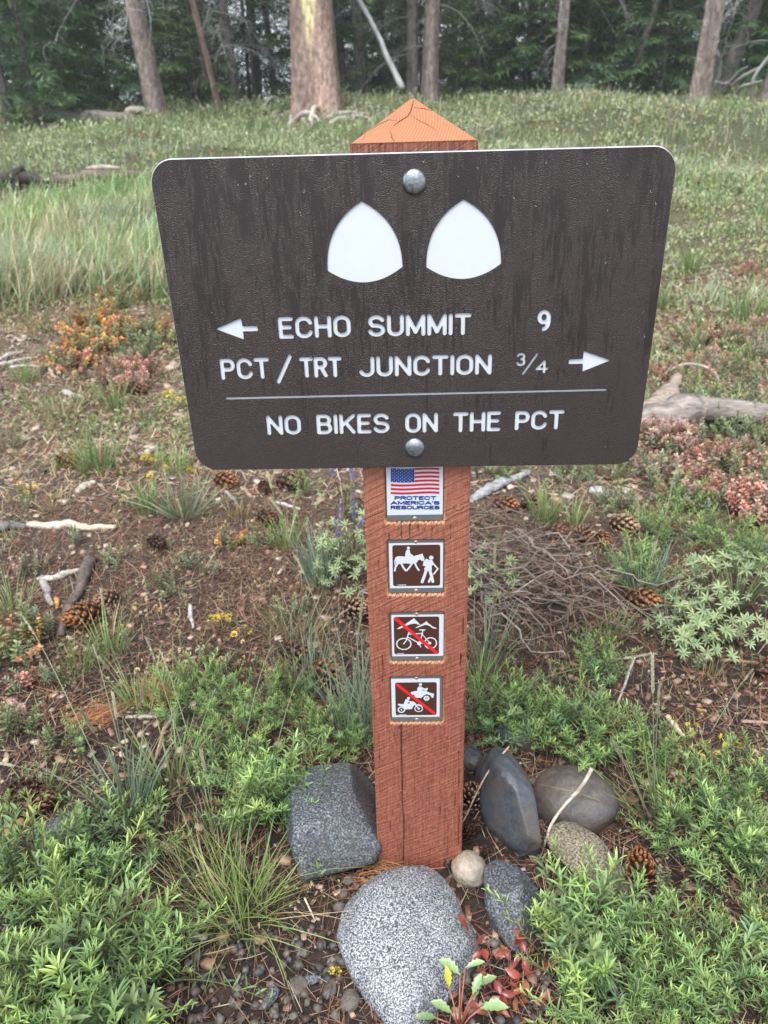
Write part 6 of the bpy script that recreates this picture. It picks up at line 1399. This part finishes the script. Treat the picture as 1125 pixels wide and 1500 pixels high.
def flowers(label, px, py, n, R, H, k, s=1., group='small yellow flowers in the litter'):
    p = gp(px, py); rg = np.random.default_rng(int(px + py)); t = empty('yellow_flowers', p); tag(t, label, 'flowers', group)
    for i in range(n):
        x, y = rg.normal(0, R, 2); h = H * rg.uniform(.5, 1.1); z = float(gz(p[0] + x, p[1] + y)) - p[2]
        inst('stem', STEMS[i % 3], t, (x, y, z), (0, 0, i), (.06, .06, h)); inst('flower_head', FLW[k if rg.uniform() < .8 else 1], t, (x, y, z + h), (rg.normal(0, .3), rg.normal(0, .3), i), s * rg.uniform(.5, 1.1))
for d in [('yellow flower clump below the sign, brightest one left of centre', 335, 925, 7, .02, .05, 0, .9), ('yellow bloom just right of the brightest clump', 358, 940, 4, .012, .04, 0, .8), ('scatter of tiny cream flowers in the middle of the litter', 375, 860, 18, .045, .045, 1, .4),
          ('cream flowers on the silvery cushion plant', 285, 985, 22, .05, .055, 1, .6), ('cream flowers at the left side of the litter beside the orange cone', 215, 915, 16, .045, .05, 1, .5), ('pale yellow flowers by the tall stalks left', 345, 990, 9, .03, .05, 1, .5),
          ('bright yellow flower at the sign left edge', 256, 592, 6, .03, .04, 0, 1.9), ('yellow flowers under the left sign corner', 212, 682, 6, .03, .03, 0, 1.2), ('yellow flowers beside the sign lower left corner', 238, 700, 3, .02, .03, 0, 1.0),
          ('yellow flowers on the small plant above the pale split wood', 38, 732, 7, .03, .04, 0, .8), ('single yellow bloom in open litter at the left', 180, 740, 2, .006, .015, 0, 1.0), ('yellow flower above the dark cone under the sign', 395, 725, 4, .02, .05, 0, .8),
          ('single yellow bloom at the sign bottom left', 282, 697, 2, .006, .02, 0, 1.0), ('yellow flowers in the broad bush at the right', 1000, 1130, 10, .035, .10, 0, .6), ('yellow flowers at the right edge above the broad bush', 1075, 1130, 10, .035, .08, 0, .6),
          ('single yellow bloom in dark needles at the right', 1028, 1057, 2, .006, .02, 0, .8), ('faint yellow flowers beside the post on the twig heap', 700, 790, 4, .02, .03, 0, .5), ('tiny yellow green bloom left of the big granite rock', 494, 1428, 2, .005, .02, 0, .7), ('pale flowers low in the litter at the centre', 428, 880, 8, .03, .04, 1, .45)]:
    flowers(*d)

# ------------------------------------------------------------------ the red-leaved plant and the lobed one at the bottom
def leaf_mesh(name, seed, L, W, c0, c1, prof=PR_OVAL, bend=-.25, fold=.25):
    a = Acc(); pr = [(t, w) for t, w in prof]; a.add(*blades([[0, 0, 0]], [[1, 0, .2]], [[-.2, 0, 1]], L, W, c0, c1, pr, bend, fold)); return a.mesh(name, MAT['gloss_leaf'])
MAT['gloss_leaf'] = attr_mat('glossy_leaf', .28, .2, 220, .2, .2)
OV = ((0, .1), (.15, .55), (.35, .95), (.55, 1), (.75, .75), (.9, .35), (1, .03))
LOB = ((0, .12), (.15, .25), (.27, .65), (.35, .52), (.47, .9), (.57, .68), (.7, .9), (.8, .6), (.9, .42), (1, .08))
RL = [leaf_mesh('leaf', i, .024, .013, c, c2, OV, b) for i, (c, c2, b) in enumerate([((.27, .045, .035), (.36, .10, .07), -.5), ((.2, .035, .03), (.3, .07, .05), .4), ((.36, .13, .07), (.4, .18, .09), -.6), ((.25, .06, .04), (.4, .12, .08), -.8), ((.2, .25, .08), (.4, .12, .08), -.3)])]
p = gp(735, 1452); red = empty('red_leaved_plant', p); tag(red, 'trailing plant with glossy red leaves between the granite rock and the corner bush', 'plant')
rg = np.random.default_rng(900)
for i, (px, py, h) in enumerate([(672, 1385, .055), (790, 1400, .05), (810, 1440, .04), (760, 1390, .06), (700, 1450, .04), (730, 1500, .03), (800, 1490, .03)]):
    e = gp(px, py) - p + Vector((0, 0, h)); q = [Vector((0, 0, .002)), e * .35 + Vector((0, 0, .012)), e * .7 + Vector((0, 0, .008)), e]
    pts = wander(q[0], q[1], 4, .05, rg)[:-1].tolist() + wander(q[1], q[2], 4, .05, rg)[:-1].tolist() + wander(q[2], q[3], 4, .05, rg).tolist()
    V, Q, T = tube(pts, np.linspace(.0010, .0006, len(pts)), 5, i, 0); Acc().add(V, Q, (.25, .06, .05), T).obj('stem', MAT['gloss_leaf'], red)
    for j in range(6):
        b = pts[min(len(pts) - 1, 3 + j)]; inst('leaf', RL[rg.integers(5) if rg.uniform() < .5 else rg.integers(2)], red, b, (rg.normal(0, .6), rg.uniform(-.7, .5), rg.uniform(0, 6.28)), rg.uniform(.55, .95))
for i in range(26):                           # fallen red-brown leaves under it, part of the same trailing plant
    x, y = rg.normal(0, .045), rg.normal(-.01, .035); inst('leaf', RL[2 + int(rg.integers(2))], red, (x, y, float(gz(p[0] + x, p[1] + y)) - p[2] + .006), (rg.normal(0, .4), rg.normal(0, .4), rg.uniform(0, 6.28)), rg.uniform(.6, 1.0))
GLf = [leaf_mesh('leaf', 0, .034, .018, (.2, .31, .13), (.28, .4, .17), LOB, -.3, .3), leaf_mesh('leaf', 1, .036, .015, (.18, .29, .12), (.3, .42, .19), LOB, -.15, .4), leaf_mesh('leaf', 2, .034, .014, (.6, .55, .05), (.68, .62, .1), LOB, -.2, .3)]
GLf[2].name = 'yellow_leaf'
p = gp(672, 1512); lob = empty('lobed_plant', p); tag(lob, 'pale green plant with lobed leaves and a yellow leaf at the bottom edge', 'plant')
for i, (dx, dy, h, el, az, k, s) in enumerate([(-.012, .03, .05, -1.1, 1.9, 2, .9), (.004, .042, .058, -.3, 2.6, 0, 1.0), (.012, .05, .062, -.1, .2, 1, .8), (.022, .022, .035, -.2, 1.2, 1, 1), (.03, .035, .045, -.4, .3, 0, .8), (.03, .01, .035, -.3, -.1, 0, 1.1), (-.01, .0, .04, -.4, 2.8, 0, .9), (.01, -.01, .03, -.2, -.6, 0, 1), (-.03, .0, .03, -.2, 3.3, 1, .9), (.035, -.02, .02, -.1, -.4, 2, .9), (.02, .02, .05, -.7, .9, 0, .8), (-.02, -.02, .03, -.2, 4, 0, 1)]):
    V, Q, T = tube([(0, 0, 0), (dx * .5, dy * .5, h * .7), (dx, dy, h)], .0012, 5, i, 0); Acc().add(V, Q, (.35, .12, .08), T).obj('stem', MAT['gloss_leaf'], lob)
    inst('leaf', GLf[k], lob, (dx, dy, h), (0, el, az), s)
# needle-strewn orange patch of shed needles beside the feathery bush
rg = np.random.default_rng(950)
def needle_mat_patch(px, py, n, R, ang, label):
    p = gp(px, py); th = np.radians(ang) + rg.normal(0, .35, n); x, y = rg.normal(0, R, n), rg.normal(0, R * .6, n); P = np.stack([p[0] + x, p[1] + y, gz(p[0] + x, p[1] + y) + rg.uniform(.004, .018, n)], 1)
    D = np.stack([np.cos(th), np.sin(th), rg.normal(.05, .15, n)], 1); C = np.array([.45, .2, .09]) * rg.uniform(.6, 1.2, (n, 1)); a = Acc(); a.add(*blades(P, D, [0, 0, 1], rg.uniform(.04, .075, n), .0014, C, C, ((0, .8), (.5, 1), (1, .6)), -.3))
    tag(a.obj('shed_needles', MAT['litter']), label, 'litter', kind='stuff')
needle_mat_patch(225, 1010, 160, .025, -20, 'orange shed pine needles in a loose bunch left of the feathery bush')
needle_mat_patch(130, 1060, 140, .03, 50, 'rusty shed needles in a bunch near the left edge')
needle_mat_patch(545, 1290, 120, .03, 10, 'rusty needles caught between post foot and granite rock')
# ------------------------------------------------------------------ thin damp air among the trees
bm = bmesh.new(); bmesh.ops.create_cube(bm, size=1); me = bpy.data.meshes.new('haze'); bm.to_mesh(me); bm.free()
hz = bpy.data.objects.new('haze', me); COL.objects.link(hz); hz.scale = (900, 1300, 36); hz.location = (0, 250, 14); tag(hz, kind='stuff')
m = bpy.data.materials.new('haze'); m.use_nodes = True; m.node_tree.nodes.clear(); o_ = m.node_tree.nodes.new('ShaderNodeOutputMaterial'); v_ = m.node_tree.nodes.new('ShaderNodeVolumePrincipled')
v_.inputs['Color'].default_value = (.92, .96, 1, 1); v_.inputs['Density'].default_value = .0021; v_.inputs['Anisotropy'].default_value = .1
m.node_tree.links.new(v_.outputs[0], o_.inputs['Volume']); me.materials.append(m)
